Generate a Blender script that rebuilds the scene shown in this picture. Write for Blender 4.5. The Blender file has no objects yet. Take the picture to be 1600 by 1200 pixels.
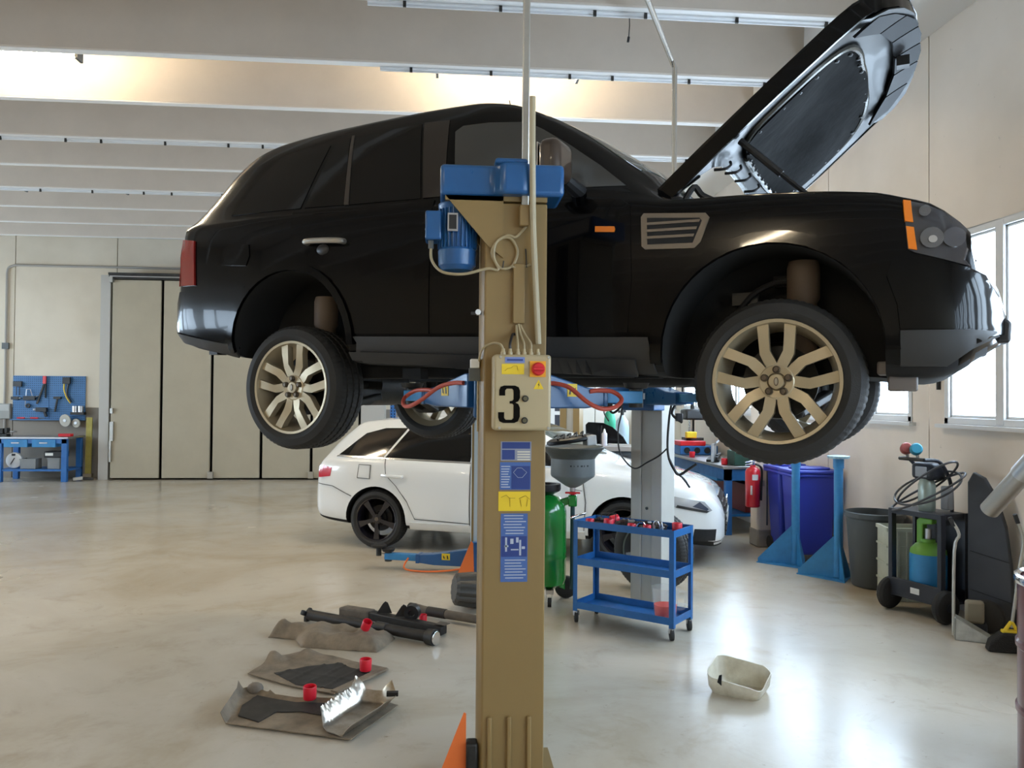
import bpy, bmesh, math, random
from mathutils import Vector, Matrix, geometry, noise
from mathutils.bvhtree import BVHTree
R = math.radians
PI = math.pi
SC = bpy.context.scene
COL = SC.collection
random.seed(7)

# ------------------------------------------------------------------ camera
F_PX, CAM_H = 1250.0, 1.65
YAW, PITCH, ROLL = R(4.9), R(0.95), R(0.45)
FW = Vector((math.sin(YAW) * math.cos(PITCH), math.cos(YAW) * math.cos(PITCH), math.sin(PITCH)))
_rt = Vector((math.cos(YAW), -math.sin(YAW), 0))
_up = _rt.cross(FW)
RT = _rt * math.cos(ROLL) + _up * math.sin(ROLL)
UP = _up * math.cos(ROLL) - _rt * math.sin(ROLL)
CAM = Vector((0, 0, CAM_H))
cd = bpy.data.cameras.new('camera')
cam = bpy.data.objects.new('camera', cd)
COL.objects.link(cam)
cam.matrix_world = Matrix(((RT.x, UP.x, -FW.x, 0), (RT.y, UP.y, -FW.y, 0), (RT.z, UP.z, -FW.z, CAM_H), (0, 0, 0, 1)))
cd.sensor_fit = 'HORIZONTAL'
cd.sensor_width = 36
cd.lens = F_PX / 1600 * 36
cd.clip_start = 0.05
SC.camera = cam


def W(px, py, z=0.0):
    """the point at height z seen at a pixel of the photograph"""
    r = FW + RT * ((px - 800) / F_PX) + UP * ((600 - py) / F_PX)
    return CAM + r * ((z - CAM_H) / r.z)


def D(px, py, d):
    """the point at viewing depth d seen at a pixel"""
    return CAM + (FW + RT * ((px - 800) / F_PX) + UP * ((600 - py) / F_PX)) * d


# ------------------------------------------------------------------ world, exposure
wd = bpy.data.worlds.new('world')
SC.world = wd
wd.use_nodes = True
bg = wd.node_tree.nodes['Background']
bg.inputs[0].default_value = (0.68, 0.83, 1.0, 1)
bg.inputs[1].default_value = 24.0
LAMP_STRENGTH = 260.0
LAMP_COLOR = (1.0, 0.84, 0.60, 1)
SC.view_settings.view_transform = 'Standard'
SC.view_settings.look = 'None'
SC.view_settings.gamma = 1
SC.view_settings.use_curve_mapping = False
SC.view_settings.exposure = -0.1
SC.cycles.use_denoising = True
SC.cycles.max_bounces = 10
SC.cycles.diffuse_bounces = 5
SC.cycles.glossy_bounces = 4
SC.cycles.transparent_max_bounces = 10
SC.cycles.caustics_reflective = False
SC.cycles.caustics_refractive = False
SC.cycles.sample_clamp_indirect = 6.0


# ------------------------------------------------------------------ materials
MATS = {}


def mat(name, col, rough=0.5, metal=0.0, coat=0.0, var=0.0, scale=6.0, dark=None, bump=0.0, bscale=60.0, emit=0.0, trans=0.0, spec=0.5, alpha=1.0):
    if name in MATS:
        return MATS[name]
    m = bpy.data.materials.new(name)
    m.use_nodes = True
    nt = m.node_tree
    p = nt.nodes['Principled BSDF']
    c = (*col, 1)
    p.inputs['Base Color'].default_value = c
    p.inputs['Roughness'].default_value = rough
    p.inputs['Metallic'].default_value = metal
    p.inputs['Coat Weight'].default_value = coat
    p.inputs['Coat Roughness'].default_value = 0.04
    p.inputs['Specular IOR Level'].default_value = spec
    p.inputs['Transmission Weight'].default_value = trans
    p.inputs['Alpha'].default_value = alpha
    if emit:
        p.inputs['Emission Color'].default_value = c
        p.inputs['Emission Strength'].default_value = emit
    L = nt.links.new
    if var or bump:
        tc = nt.nodes.new('ShaderNodeTexCoord')
    if var:
        n = nt.nodes.new('ShaderNodeTexNoise')
        n.inputs['Scale'].default_value = scale
        n.inputs['Detail'].default_value = 6
        n.inputs['Roughness'].default_value = 0.65
        L(tc.outputs['Object'], n.inputs['Vector'])
        rp = nt.nodes.new('ShaderNodeValToRGB')
        rp.color_ramp.elements[0].position = 0.35
        rp.color_ramp.elements[1].position = 0.65
        d = dark if dark else tuple(x * (1 - var) for x in col)
        rp.color_ramp.elements[0].color = (*d, 1)
        rp.color_ramp.elements[1].color = c
        L(n.outputs['Fac'], rp.inputs['Fac'])
        L(rp.outputs['Color'], p.inputs['Base Color'])
        mr = nt.nodes.new('ShaderNodeMapRange')
        mr.inputs['To Min'].default_value = min(1, rough * 1.2)
        mr.inputs['To Max'].default_value = rough * 0.85
        L(n.outputs['Fac'], mr.inputs['Value'])
        L(mr.outputs['Result'], p.inputs['Roughness'])
    if bump:
        n2 = nt.nodes.new('ShaderNodeTexNoise')
        n2.inputs['Scale'].default_value = bscale
        n2.inputs['Detail'].default_value = 4
        L(tc.outputs['Object'], n2.inputs['Vector'])
        b = nt.nodes.new('ShaderNodeBump')
        b.inputs['Strength'].default_value = bump
        b.inputs['Distance'].default_value = 0.01
        L(n2.outputs['Fac'], b.inputs['Height'])
        L(b.outputs['Normal'], p.inputs['Normal'])
    MATS[name] = m
    return m


def floor_material():
    m = mat('polished_concrete', (0.50, 0.46, 0.395), 0.3)
    nt = m.node_tree
    p = nt.nodes['Principled BSDF']
    L = nt.links.new
    tc = nt.nodes.new('ShaderNodeTexCoord')

    def nz(scale, det=6, rough=0.6, dist=0.0):
        n = nt.nodes.new('ShaderNodeTexNoise')
        n.inputs['Scale'].default_value = scale
        n.inputs['Detail'].default_value = det
        n.inputs['Roughness'].default_value = rough
        n.inputs['Distortion'].default_value = dist
        L(tc.outputs['Object'], n.inputs['Vector'])
        return n

    def ramp(src, stops):
        r = nt.nodes.new('ShaderNodeValToRGB')
        e = r.color_ramp.elements
        while len(e) < len(stops):
            e.new(0.5)
        for k, (q, c) in enumerate(stops):
            e[k].position = q
            e[k].color = (*c, 1)
        L(src, r.inputs['Fac'])
        return r
    a = ramp(nz(0.55, 8, 0.62, 0.6).outputs['Fac'], [(0.3, (0.40, 0.325, 0.225)), (0.5, (0.52, 0.46, 0.37)), (0.7, (0.58, 0.53, 0.45))])
    b = ramp(nz(2.6, 8, 0.7, 0.5).outputs['Fac'], [(0.30, (0.87, 0.845, 0.80)), (0.46, (1, 1, 1)), (0.8, (1.03, 1.03, 1.03))])
    c = ramp(nz(14, 6, 0.75, 0.3).outputs['Fac'], [(0.27, (0.62, 0.58, 0.52)), (0.36, (1, 1, 1)), (1, (1, 1, 1))])

    def mul(x, y):
        mx = nt.nodes.new('ShaderNodeMix')
        mx.data_type = 'RGBA'
        mx.blend_type = 'MULTIPLY'
        mx.inputs['Factor'].default_value = 1
        L(x, mx.inputs['A'])
        L(y, mx.inputs['B'])
        return mx.outputs['Result']
    L(mul(mul(a.outputs['Color'], b.outputs['Color']), c.outputs['Color']), p.inputs['Base Color'])
    rr = nt.nodes.new('ShaderNodeMapRange')
    rr.inputs['From Min'].default_value = 0.3
    rr.inputs['From Max'].default_value = 0.7
    rr.inputs['To Min'].default_value = 0.215
    rr.inputs['To Max'].default_value = 0.275
    L(nz(1.1, 2, 0.5, 0.0).outputs['Fac'], rr.inputs['Value'])
    L(rr.outputs['Result'], p.inputs['Roughness'])
    bp = nt.nodes.new('ShaderNodeBump')
    bp.inputs['Strength'].default_value = 0.025
    bp.inputs['Distance'].default_value = 0.01
    L(nz(7, 2).outputs['Fac'], bp.inputs['Height'])
    L(bp.outputs['Normal'], p.inputs['Normal'])
    return m


def wall_material(name, upper, lower=None, split=1.38, spots=0.5):
    """painted wall: an optional darker painted band below `split`, scuffs and drips"""
    m = mat(name, upper, 0.75)
    nt = m.node_tree
    p = nt.nodes['Principled BSDF']
    L = nt.links.new
    g = nt.nodes.new('ShaderNodeNewGeometry')
    n = nt.nodes.new('ShaderNodeTexNoise')
    n.inputs['Scale'].default_value = 1.3
    n.inputs['Detail'].default_value = 8
    L(g.outputs['Position'], n.inputs['Vector'])
    n2 = nt.nodes.new('ShaderNodeTexNoise')
    n2.inputs['Scale'].default_value = 9
    n2.inputs['Detail'].default_value = 5
    n2.inputs['Roughness'].default_value = 0.7
    L(g.outputs['Position'], n2.inputs['Vector'])
    r1 = nt.nodes.new('ShaderNodeValToRGB')
    r1.color_ramp.elements[0].position = 0.3
    r1.color_ramp.elements[0].color = (0.90, 0.89, 0.87, 1)
    r1.color_ramp.elements[1].position = 0.6
    r1.color_ramp.elements[1].color = (1, 1, 1, 1)
    L(n.outputs['Fac'], r1.inputs['Fac'])
    r2 = nt.nodes.new('ShaderNodeValToRGB')
    r2.color_ramp.elements[0].position = 0.24
    r2.color_ramp.elements[0].color = (1 - spots, 1 - spots, 1 - spots, 1)
    r2.color_ramp.elements[1].position = 0.31
    r2.color_ramp.elements[1].color = (1, 1, 1, 1)
    L(n2.outputs['Fac'], r2.inputs['Fac'])
    base = nt.nodes.new('ShaderNodeMix')
    base.data_type = 'RGBA'
    base.inputs['A'].default_value = (*(lower or upper), 1)
    base.inputs['B'].default_value = (*upper, 1)
    sx = nt.nodes.new('ShaderNodeSeparateXYZ')
    L(g.outputs['Position'], sx.inputs['Vector'])
    gt = nt.nodes.new('ShaderNodeMath')
    gt.operation = 'GREATER_THAN'
    gt.inputs[1].default_value = split
    L(sx.outputs['Z'], gt.inputs[0])
    L(gt.outputs[0], base.inputs['Factor'])
    out = base.outputs['Result']
    for r in (r1, r2):
        mx = nt.nodes.new('ShaderNodeMix')
        mx.data_type = 'RGBA'
        mx.blend_type = 'MULTIPLY'
        mx.inputs['Factor'].default_value = 1
        L(out, mx.inputs['A'])
        L(r.outputs['Color'], mx.inputs['B'])
        out = mx.outputs['Result']
    L(out, p.inputs['Base Color'])
    return m


def pane_material():
    m = bpy.data.materials.new('window_glass')
    m.use_nodes = True
    nt = m.node_tree
    nt.nodes.remove(nt.nodes['Principled BSDF'])
    t = nt.nodes.new('ShaderNodeBsdfTransparent')
    t.inputs[0].default_value = (0.95, 0.97, 0.98, 1)
    gl = nt.nodes.new('ShaderNodeBsdfGlossy')
    gl.inputs['Roughness'].default_value = 0.02
    mx = nt.nodes.new('ShaderNodeMixShader')
    mx.inputs[0].default_value = 0.06
    nt.links.new(t.outputs[0], mx.inputs[1])
    nt.links.new(gl.outputs[0], mx.inputs[2])
    nt.links.new(mx.outputs[0], nt.nodes['Material Output'].inputs[0])
    return m


M_FLOOR = floor_material()
M_PANE = pane_material()
M_WALLB = wall_material('back_wall_paint', (0.70, 0.625, 0.505), (0.27, 0.24, 0.205), 1.38, 0.12)
M_WALLB2 = wall_material('plain_back_wall_paint', (0.74, 0.69, 0.61), None, 0, 0.12)
M_WALLR = wall_material('side_wall_paint', (0.80, 0.715, 0.625), None, 0, 0.55)
M_CEIL = mat('ceiling_paint', (0.60, 0.53, 0.455), 0.8, var=0.06, scale=2)
M_CEILE = mat('ceiling_edge_paint', (0.78, 0.77, 0.75), 0.7)
M_DOOR = mat('door_panel_paint', (0.42, 0.37, 0.275), 0.6, var=0.07, scale=1.5)
M_BASE = mat('grey_skirting_paint', (0.30, 0.28, 0.26), 0.7, var=0.15)
M_FRAME = mat('white_window_frame', (0.72, 0.73, 0.74), 0.5)
M_BLK = mat('black_plastic', (0.012, 0.012, 0.013), 0.45)
M_BLKM = mat('matte_black', (0.010, 0.010, 0.011), 0.8, var=0.3)
M_DARK = mat('dark_steel', (0.05, 0.048, 0.045), 0.5, metal=0.6, var=0.4)
M_STEEL = mat('steel', (0.55, 0.55, 0.56), 0.3, metal=1.0)
M_CHROME = mat('chrome', (0.80, 0.80, 0.80), 0.12, metal=1.0)
M_GALV = mat('galvanised_pipe', (0.55, 0.54, 0.50), 0.35, metal=0.9, var=0.15)
M_BLUE = mat('machine_blue', (0.018, 0.098, 0.27), 0.28, var=0.12, scale=8)
M_BENCH = mat('bench_blue', (0.022, 0.14, 0.42), 0.4, var=0.12, scale=8)
M_BLUEL = mat('stand_blue', (0.035, 0.235, 0.52), 0.45, var=0.2, scale=8)
M_BLUEC = mat('cart_blue', (0.016, 0.125, 0.36), 0.4, var=0.2, scale=9)
M_BLUEB = mat('bin_blue', (0.028, 0.05, 0.42), 0.42)
M_BEIGE = mat('column_beige', (0.25, 0.163, 0.060), 0.42, var=0.05, scale=3)
M_GREYP = mat('column_grey', (0.50, 0.53, 0.55), 0.45, var=0.08)
M_IVORY = mat('ivory_box', (0.43, 0.345, 0.20), 0.4)
M_YEL = mat('yellow_label', (0.78, 0.55, 0.02), 0.5)
M_ORG = mat('orange_paint', (0.75, 0.16, 0.03), 0.5)
M_RED = mat('red_plastic', (0.62, 0.012, 0.02), 0.35)
M_REDH = mat('red_bar', (0.45, 0.07, 0.045), 0.5)
M_WHITE = mat('white_plastic', (0.75, 0.75, 0.73), 0.4)
M_RUBBER = mat('tyre_rubber', (0.018, 0.017, 0.016), 0.72, bump=0.15, bscale=180)
M_PAINT = mat('black_car_paint', (0.0015, 0.0014, 0.0016), 0.18, coat=0.22, spec=0.12)
M_CLAD = mat('dark_grey_cladding', (0.022, 0.021, 0.02), 0.55)
M_WELL = mat('wheel_well_liner', (0.006, 0.006, 0.006), 0.85)
M_GLASSD = mat('tinted_car_glass', (0.005, 0.005, 0.005), 0.06, spec=0.3)
M_GLASSF = mat('painted_light_car_glass', (0.055, 0.055, 0.052), 0.05, spec=0.6)  # opaque; the grey base stands in for light seen through the cabin
M_WSHIELD = mat('windscreen_glass', (0.09, 0.11, 0.10), 0.04, spec=0.7)
M_ALLOY = mat('champagne_alloy', (0.50, 0.42, 0.285), 0.38, metal=0.55, var=0.06)
M_ALLOYD = mat('inner_alloy', (0.30, 0.26, 0.20), 0.45, metal=0.6)
M_NUT = mat('wheel_nut', (0.16, 0.13, 0.10), 0.35, metal=0.8)
M_AMBER = mat('amber_lens', (0.85, 0.22, 0.01), 0.25, coat=0.5)
M_REDL = mat('red_lens', (0.28, 0.015, 0.012), 0.15, coat=1.0)
M_SILVER = mat('silver_trim', (0.42, 0.38, 0.32), 0.35, metal=0.6)
M_WPAINT = mat('white_car_paint', (0.82, 0.83, 0.82), 0.25, coat=1.0)
M_GREEN = mat('tank_green', (0.006, 0.20, 0.025), 0.22, coat=0.6)
M_GREYPL = mat('grey_plastic', (0.10, 0.11, 0.11), 0.5, var=0.15)
M_RUST = mat('dusty_brown_steel', (0.13, 0.105, 0.08), 0.7, var=0.5, scale=7)
M_FOIL = mat('aluminium_foil', (0.72, 0.70, 0.66), 0.28, metal=1.0, var=0.2, scale=15)
M_DUST = mat('dusty_shield', (0.27, 0.208, 0.142), 0.75, var=0.45, scale=6)
M_TRAY = mat('dusty_undertray', (0.26, 0.22, 0.175), 0.8, var=0.85, scale=3.2, dark=(0.035, 0.03, 0.027))


# ------------------------------------------------------------------ mesh builder
class MB:
    def __init__(s):
        s.v, s.f, s.m = [], [], []

    def add(s, v, f, mi=0):
        b = len(s.v)
        s.v += [tuple(x) for x in v]
        s.f += [tuple(b + i for i in q) for q in f]
        s.m += [mi] * len(f)
        return s

    def box(s, a, b, mi=0):
        x0, y0, z0 = a
        x1, y1, z1 = b
        return s.add([(x0, y0, z0), (x1, y0, z0), (x1, y1, z0), (x0, y1, z0), (x0, y0, z1), (x1, y0, z1), (x1, y1, z1), (x0, y1, z1)],
                     [(3, 2, 1, 0), (4, 5, 6, 7), (0, 1, 5, 4), (1, 2, 6, 5), (2, 3, 7, 6), (3, 0, 4, 7)], mi)

    def bar(s, p, q, w, h, mi=0, up=(0, 0, 1)):
        """a rectangular bar from p to q, w wide and h high"""
        p, q = Vector(p), Vector(q)
        d = (q - p).normalized()
        a = d.cross(Vector(up))
        if a.length < 1e-4:
            a = d.cross(Vector((0, 1, 0)))
        a.normalize()
        u = a.cross(d)
        v = []
        for e in (p, q):
            for i, j in ((-1, -1), (1, -1), (1, 1), (-1, 1)):
                v.append(e + a * (i * w / 2) + u * (j * h / 2))
        return s.add(v, [(3, 2, 1, 0), (4, 5, 6, 7), (0, 1, 5, 4), (1, 2, 6, 5), (2, 3, 7, 6), (3, 0, 4, 7)], mi)

    def tube(s, path, r, n=10, mi=0, closed=False, caps=True):
        P = [Vector(p) for p in path]
        rs = r if isinstance(r, (list, tuple)) else [r] * len(P)
        k = len(P)
        T = []
        for i in range(k):
            a = P[(i - 1) % k] if (closed or i > 0) else P[i]
            b = P[(i + 1) % k] if (closed or i < k - 1) else P[i]
            T.append((b - a).normalized())
        u = T[0].orthogonal().normalized()
        v = []
        for i in range(k):
            u = (u - T[i] * u.dot(T[i])).normalized()
            w = T[i].cross(u)
            for j in range(n):
                t = 2 * PI * j / n
                v.append(P[i] + (u * math.cos(t) + w * math.sin(t)) * rs[i])
        f = []
        for i in range(k if closed else k - 1):
            i2 = (i + 1) % k
            for j in range(n):
                f.append((i * n + j, i * n + (j + 1) % n, i2 * n + (j + 1) % n, i2 * n + j))
        if caps and not closed:
            f.append(tuple(range(n - 1, -1, -1)))
            f.append(tuple((k - 1) * n + j for j in range(n)))
        return s.add(v, f, mi)

    def cyl(s, p, q, r0, r1=None, n=20, mi=0):
        return s.tube([p, q], [r0, r0 if r1 is None else r1], n, mi)

    def lathe(s, prof, o=(0, 0, 0), ax=(0, 0, 1), n=28, mi=0, close=False, mod=None):
        """profile of (radius, height along ax)"""
        ax = Vector(ax).normalized()
        u = ax.orthogonal().normalized() if abs(ax.z) < 0.9 else Vector((1, 0, 0))
        w = ax.cross(u)
        o = Vector(o)
        v, f = [], []
        k = len(prof)
        for j in range(n):
            t = 2 * PI * j / n
            d = u * math.cos(t) + w * math.sin(t)
            for i, (r, h) in enumerate(prof):
                v.append(o + d * (r + (mod(i, j) if mod else 0)) + ax * h)
        for j in range(n):
            j2 = (j + 1) % n
            for i in range(k if close else k - 1):
                i2 = (i + 1) % k
                f.append((j * k + i, j2 * k + i, j2 * k + i2, j * k + i2))
        if not close:
            if prof[0][0] > 1e-5:
                f.append(tuple(j * k for j in range(n - 1, -1, -1)))
            if prof[-1][0] > 1e-5:
                f.append(tuple(j * k + k - 1 for j in range(n)))
        return s.add(v, f, mi)

    def prism(s, poly, a, b, plane='xz', mi=0):
        """a flat outline given thickness from a to b along the third axis"""
        def P(u, w, t):
            return {'xz': (u, t, w), 'xy': (u, w, t), 'yz': (t, u, w)}[plane]
        n = len(poly)
        v = [P(x, y, a) for x, y in poly] + [P(x, y, b) for x, y in poly]
        f = [tuple(range(n)), tuple(range(2 * n - 1, n - 1, -1))]
        f += [(i, n + i, n + (i + 1) % n, (i + 1) % n) for i in range(n)]
        return s.add(v, f, mi)

    def ball(s, c, r, n=14, mi=0, sc=(1, 1, 1)):
        m = n // 2
        v, f = [], []
        for i in range(m + 1):
            t = PI * i / m
            for j in range(n):
                a = 2 * PI * j / n
                v.append((c[0] + r * sc[0] * math.sin(t) * math.cos(a), c[1] + r * sc[1] * math.sin(t) * math.sin(a), c[2] + r * sc[2] * math.cos(t)))
        for i in range(m):
            for j in range(n):
                f.append((i * n + j, (i + 1) * n + j, (i + 1) * n + (j + 1) % n, i * n + (j + 1) % n))
        return s.add(v, f, mi)

    def mesh(s, name, mats, angle=35, weld=True):
        me = bpy.data.meshes.new(name)
        me.from_pydata(s.v, [], s.f)
        bm = bmesh.new()
        bm.from_mesh(me)
        if weld:
            bmesh.ops.remove_doubles(bm, verts=bm.verts, dist=1e-5)
        bmesh.ops.recalc_face_normals(bm, faces=bm.faces)
        bm.to_mesh(me)
        bm.free()
        for m_ in (mats if isinstance(mats, (list, tuple)) else [mats]):
            me.materials.append(m_)
        if len(me.polygons) == len(s.m):
            me.polygons.foreach_set('material_index', s.m)
        me.polygons.foreach_set('use_smooth', [True] * len(me.polygons))
        me.set_sharp_from_angle(angle=R(angle))
        me.update()
        return me

    def build(s, name, mats, parent=None, bevel=0.0, angle=35, loc=None, rotz=0.0, seg=2):
        return link(name, s.mesh(name, mats, angle), parent, bevel, loc, rotz, seg)


def link(name, me, parent=None, bevel=0.0, loc=None, rotz=0.0, seg=2):
    o = bpy.data.objects.new(name, me)
    COL.objects.link(o)
    if parent is not None:
        o.parent = parent
    if loc is not None:
        o.location = loc
    o.rotation_euler = (0, 0, rotz)
    if bevel:
        b = o.modifiers.new('bevel', 'BEVEL')
        b.width = bevel
        b.segments = seg
        b.limit_method = 'ANGLE'
        b.angle_limit = R(40)
    return o


def tag(o, label, cat, group=None):
    o['label'] = label
    o['category'] = cat
    if group:
        o['group'] = group
    return o


def thing(name, label, cat, loc=(0, 0, 0), rotz=0.0, group=None):
    o = bpy.data.objects.new(name, None)
    COL.objects.link(o)
    o.location = loc
    o.rotation_euler = (0, 0, rotz)
    o.empty_display_size = 0.1
    return tag(o, label, cat, group)


def struct(o):
    o['kind'] = 'structure'
    return o


def plabel(o, label):
    o['label'] = label
    return o


def arc(c, r, a0, a1, n, f=lambda x, y: (x, y)):
    return [f(c[0] + r * math.cos(R(a0 + (a1 - a0) * i / n)), c[1] + r * math.sin(R(a0 + (a1 - a0) * i / n))) for i in range(n + 1)]


def smooth_path(pts, sub=6):
    P = [Vector(p) for p in pts]
    out = []
    for i in range(len(P) - 1):
        p0 = P[max(0, i - 1)]
        p1, p2 = P[i], P[i + 1]
        p3 = P[min(len(P) - 1, i + 2)]
        for k in range(sub):
            t = k / sub
            out.append(0.5 * ((2 * p1) + (p2 - p0) * t + (2 * p0 - 5 * p1 + 4 * p2 - p3) * t * t + (3 * p1 - p0 - 3 * p2 + p3) * t ** 3))
    out.append(P[-1])
    return out


def pchip(xs, ys):
    n = len(xs)
    h = [xs[i + 1] - xs[i] for i in range(n - 1)]
    d = [(ys[i + 1] - ys[i]) / h[i] for i in range(n - 1)]
    m = [d[0]] + [0.0] * (n - 2) + [d[-1]]
    for i in range(1, n - 1):
        if d[i - 1] * d[i] > 0:
            w1, w2 = 2 * h[i] + h[i - 1], h[i] + 2 * h[i - 1]
            m[i] = (w1 + w2) / (w1 / d[i - 1] + w2 / d[i])

    def f(x):
        x = min(max(x, xs[0]), xs[-1])
        i = 0
        while i < n - 2 and x > xs[i + 1]:
            i += 1
        t = (x - xs[i]) / h[i]
        return ((2 * t ** 3 - 3 * t * t + 1) * ys[i] + (t ** 3 - 2 * t * t + t) * h[i] * m[i] + (3 * t * t - 2 * t ** 3) * ys[i + 1] + (t ** 3 - t * t) * h[i] * m[i + 1])
    return f


def inside(p, poly):
    r = False
    n = len(poly)
    for i in range(n):
        (x0, y0), (x1, y1) = poly[i], poly[(i + 1) % n]
        if (y0 > p[1]) != (y1 > p[1]) and p[0] < (x1 - x0) * (p[1] - y0) / (y1 - y0) + x0:
            r = not r
    return r


def densify(poly, step):
    out = []
    n = len(poly)
    for i in range(n):
        a, b = Vector(poly[i]), Vector(poly[(i + 1) % n])
        k = max(1, int((b - a).length / step + 0.5))
        for j in range(k):
            out.append(tuple(a.lerp(b, j / k)))
    return out


def triangulated(outline, step):
    """2D points and triangles filling an outline, with its boundary loop first"""
    b = densify(outline, step)
    nb = len(b)
    xs = [p[0] for p in b]
    ys = [p[1] for p in b]
    pts = [Vector(p) for p in b]
    y = min(ys) + step / 2
    row = 0
    while y < max(ys):
        x = min(xs) + (step / 2 if row % 2 else step / 4)
        while x < max(xs):
            if inside((x, y), b) and all((x - q[0]) ** 2 + (y - q[1]) ** 2 > (0.45 * step) ** 2 for q in b):
                pts.append(Vector((x, y)))
            x += step
        y += step
        row += 1
    v, e, f, ov, _, _ = geometry.delaunay_2d_cdt(pts, [], [list(range(nb))], 1, 1e-6)
    loop = []
    inv = {}
    for i, o in enumerate(ov):
        for k in o:
            inv.setdefault(k, i)
    loop = [inv[k] for k in range(nb)]
    return [tuple(p) for p in v], [tuple(q) for q in f], loop


def patch(bvh, outline, axis='y-', off=0.004, thick=0.012, step=0.05, along=False):
    """a skin piece lying on a body: the outline is projected along an axis onto the surface and given thickness"""
    v2, f, loop = triangulated(outline, step)
    top, bot = [], []
    for a, b in v2:
        if axis == 'y-':
            o, d = Vector((a, -3, b)), Vector((0, 1, 0))
        elif axis == 'y+':
            o, d = Vector((a, 3, b)), Vector((0, -1, 0))
        elif axis == 'x+':
            o, d = Vector((3, a, b)), Vector((-1, 0, 0))
        elif axis == 'x-':
            o, d = Vector((-6, a, b)), Vector((1, 0, 0))
        else:
            o, d = Vector((a, b, 4)), Vector((0, 0, -1))
        h, nrm, _, _ = bvh.ray_cast(o, d)
        if h is None:
            h, nrm, _, _ = bvh.find_nearest(o + d * (2.1 if 'y' in axis else 2.2))
        if nrm.dot(d) > 0:
            nrm = -nrm
        if along:
            nrm = -d
        top.append(h + nrm * off)
        bot.append(h - nrm * thick)
    mb = MB()
    n = len(top)
    mb.v = [tuple(p) for p in top] + [tuple(p) for p in bot]
    mb.f = list(f) + [tuple(n + i for i in reversed(q)) for q in f]
    k = len(loop)
    for i in range(k):
        a, b = loop[i], loop[(i + 1) % k]
        mb.f.append((a, b, n + b, n + a))
    mb.m = [0] * len(mb.f)
    return mb


def sheet(outline, zf, thick=0.006, step=0.04):
    """a pressed sheet lying on the floor: outline in x, y and a height for each point"""
    v2, f, loop = triangulated(outline, step)
    mb = MB()
    n = len(v2)
    z = [zf(x, y) for x, y in v2]
    mb.v = [(p[0], p[1], q + thick) for p, q in zip(v2, z)] + [(p[0], p[1], q) for p, q in zip(v2, z)]
    mb.f = list(f) + [tuple(n + i for i in reversed(q)) for q in f]
    k = len(loop)
    for i in range(k):
        a, b = loop[i], loop[(i + 1) % k]
        mb.f.append((a, b, n + b, n + a))
    mb.m = [0] * len(mb.f)
    return mb

# ------------------------------------------------------------------ the room
XL, XR, YB, YN = -12.0, 4.1, 16.5, -7.0        # left wall, right wall, back wall, near wall (behind the camera)
LEG_Z = 4.652                                     # underside of the ceiling ribs
TOP = 5.35
fl = struct(MB().box((XL - .3, YN - .3, -0.2), (XR + .3, YB + .3, 0)).build('floor', M_FLOOR))
for y in (11.6,):                                  # saw-cut joint
    struct(MB().box((XL, y - .002, 0), (XR, y + .002, 0.0006)).build('floor_joint', M_BASE, fl))
ce = struct(MB().box((XL - .3, YN - .3, TOP), (XR + .3, YB + .3, TOP + .2)).build('ceiling', M_CEIL))
LEGS = [7.27 + 1.228 * k for k in range(-11, 8)]
for k, y in enumerate(LEGS):                       # the ribs of the precast roof
    b = MB().prism([(y - .10, TOP), (y - .055, LEG_Z + .012), (y - .045, LEG_Z), (y + .045, LEG_Z), (y + .055, LEG_Z + .012), (y + .10, TOP)], XL, 3.34, 'yz')
    o = struct(b.build('beam', M_CEIL, ce))
    struct(MB().box((XL, y - .046, LEG_Z - .004), (3.34, y + .046, LEG_Z + .001)).build('beam_edge', M_CEILE, o))
for y in (LEGS[10], LEGS[11], LEGS[13], LEGS[15]):     # bolted metal strips under some ribs
    xa = -0.6 if y in (LEGS[10], LEGS[11]) else XL
    s = struct(MB().box((xa, y + .050, LEG_Z - .035), (3.30, y + .062, LEG_Z + .02)).box((xa, y + .02, LEG_Z - .02), (3.30, y + .05, LEG_Z - .006)).build('cable_strip', M_FRAME, ce))
    bb = MB()
    for i in range(16):
        x = -5.9 + i * 0.62 + (i % 3) * .11
        if x > xa:
            bb.box((x - .012, y + .015, LEG_Z - .05), (x + .012, y + .03, LEG_Z - .006))
    struct(bb.build('strip_bolts', M_DARK, s))['kind'] = 'stuff'
eb = struct(MB().box((3.34, YN, LEG_Z + .02), (3.5, YB, TOP)).box((3.5, YN, 4.76), (XR, YB, TOP)).build('trim_1', M_CEILE))
struct(MB().box((3.50, YN, 4.745), (3.515, YB, 4.76)).build('trim_2', M_BASE))

# back wall: precast panels with open joints, a painted grey band below
wb = struct(MB().box((XL - .3, YB + .05, 0), (XR + .3, YB + .3, TOP)).build('wall_back', M_DARK))
xs = [XL, -10.35, -8.42, -6.49, -4.56, -2.63, -0.70, 1.23, 3.16, XR]
for a, b in zip(xs[:-1], xs[1:]):
    struct(MB().box((a + .008, YB, 0), (b - .008, YB + .06, TOP)).build('panel', M_WALLB if b < 0 else M_WALLB2, wb))
wl = struct(MB().build('wall_left', M_WALLB)) if False else None
mb = MB()
lw = [(2.6, 4.8), (5.4, 7.6), (8.2, 10.4), (11.0, 13.2), (13.8, 15.8)]      # windows of the left wall, outside the picture
ys = [YN] + [v for p in lw for v in p] + [YB]
mb.box((XL - .3, YN, 0), (XL, YB, 1.46)).box((XL - .3, YN, 3.0), (XL, YB, TOP))
for i in range(0, len(ys), 2):
    mb.box((XL - .3, ys[i], 1.46), (XL, ys[i + 1], 3.0))
struct(mb.build('wall_left', M_WALLB))
struct(MB().box((XL, YN - .3, 0), (XR, YN, TOP)).build('wall_front', M_WALLB))

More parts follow.
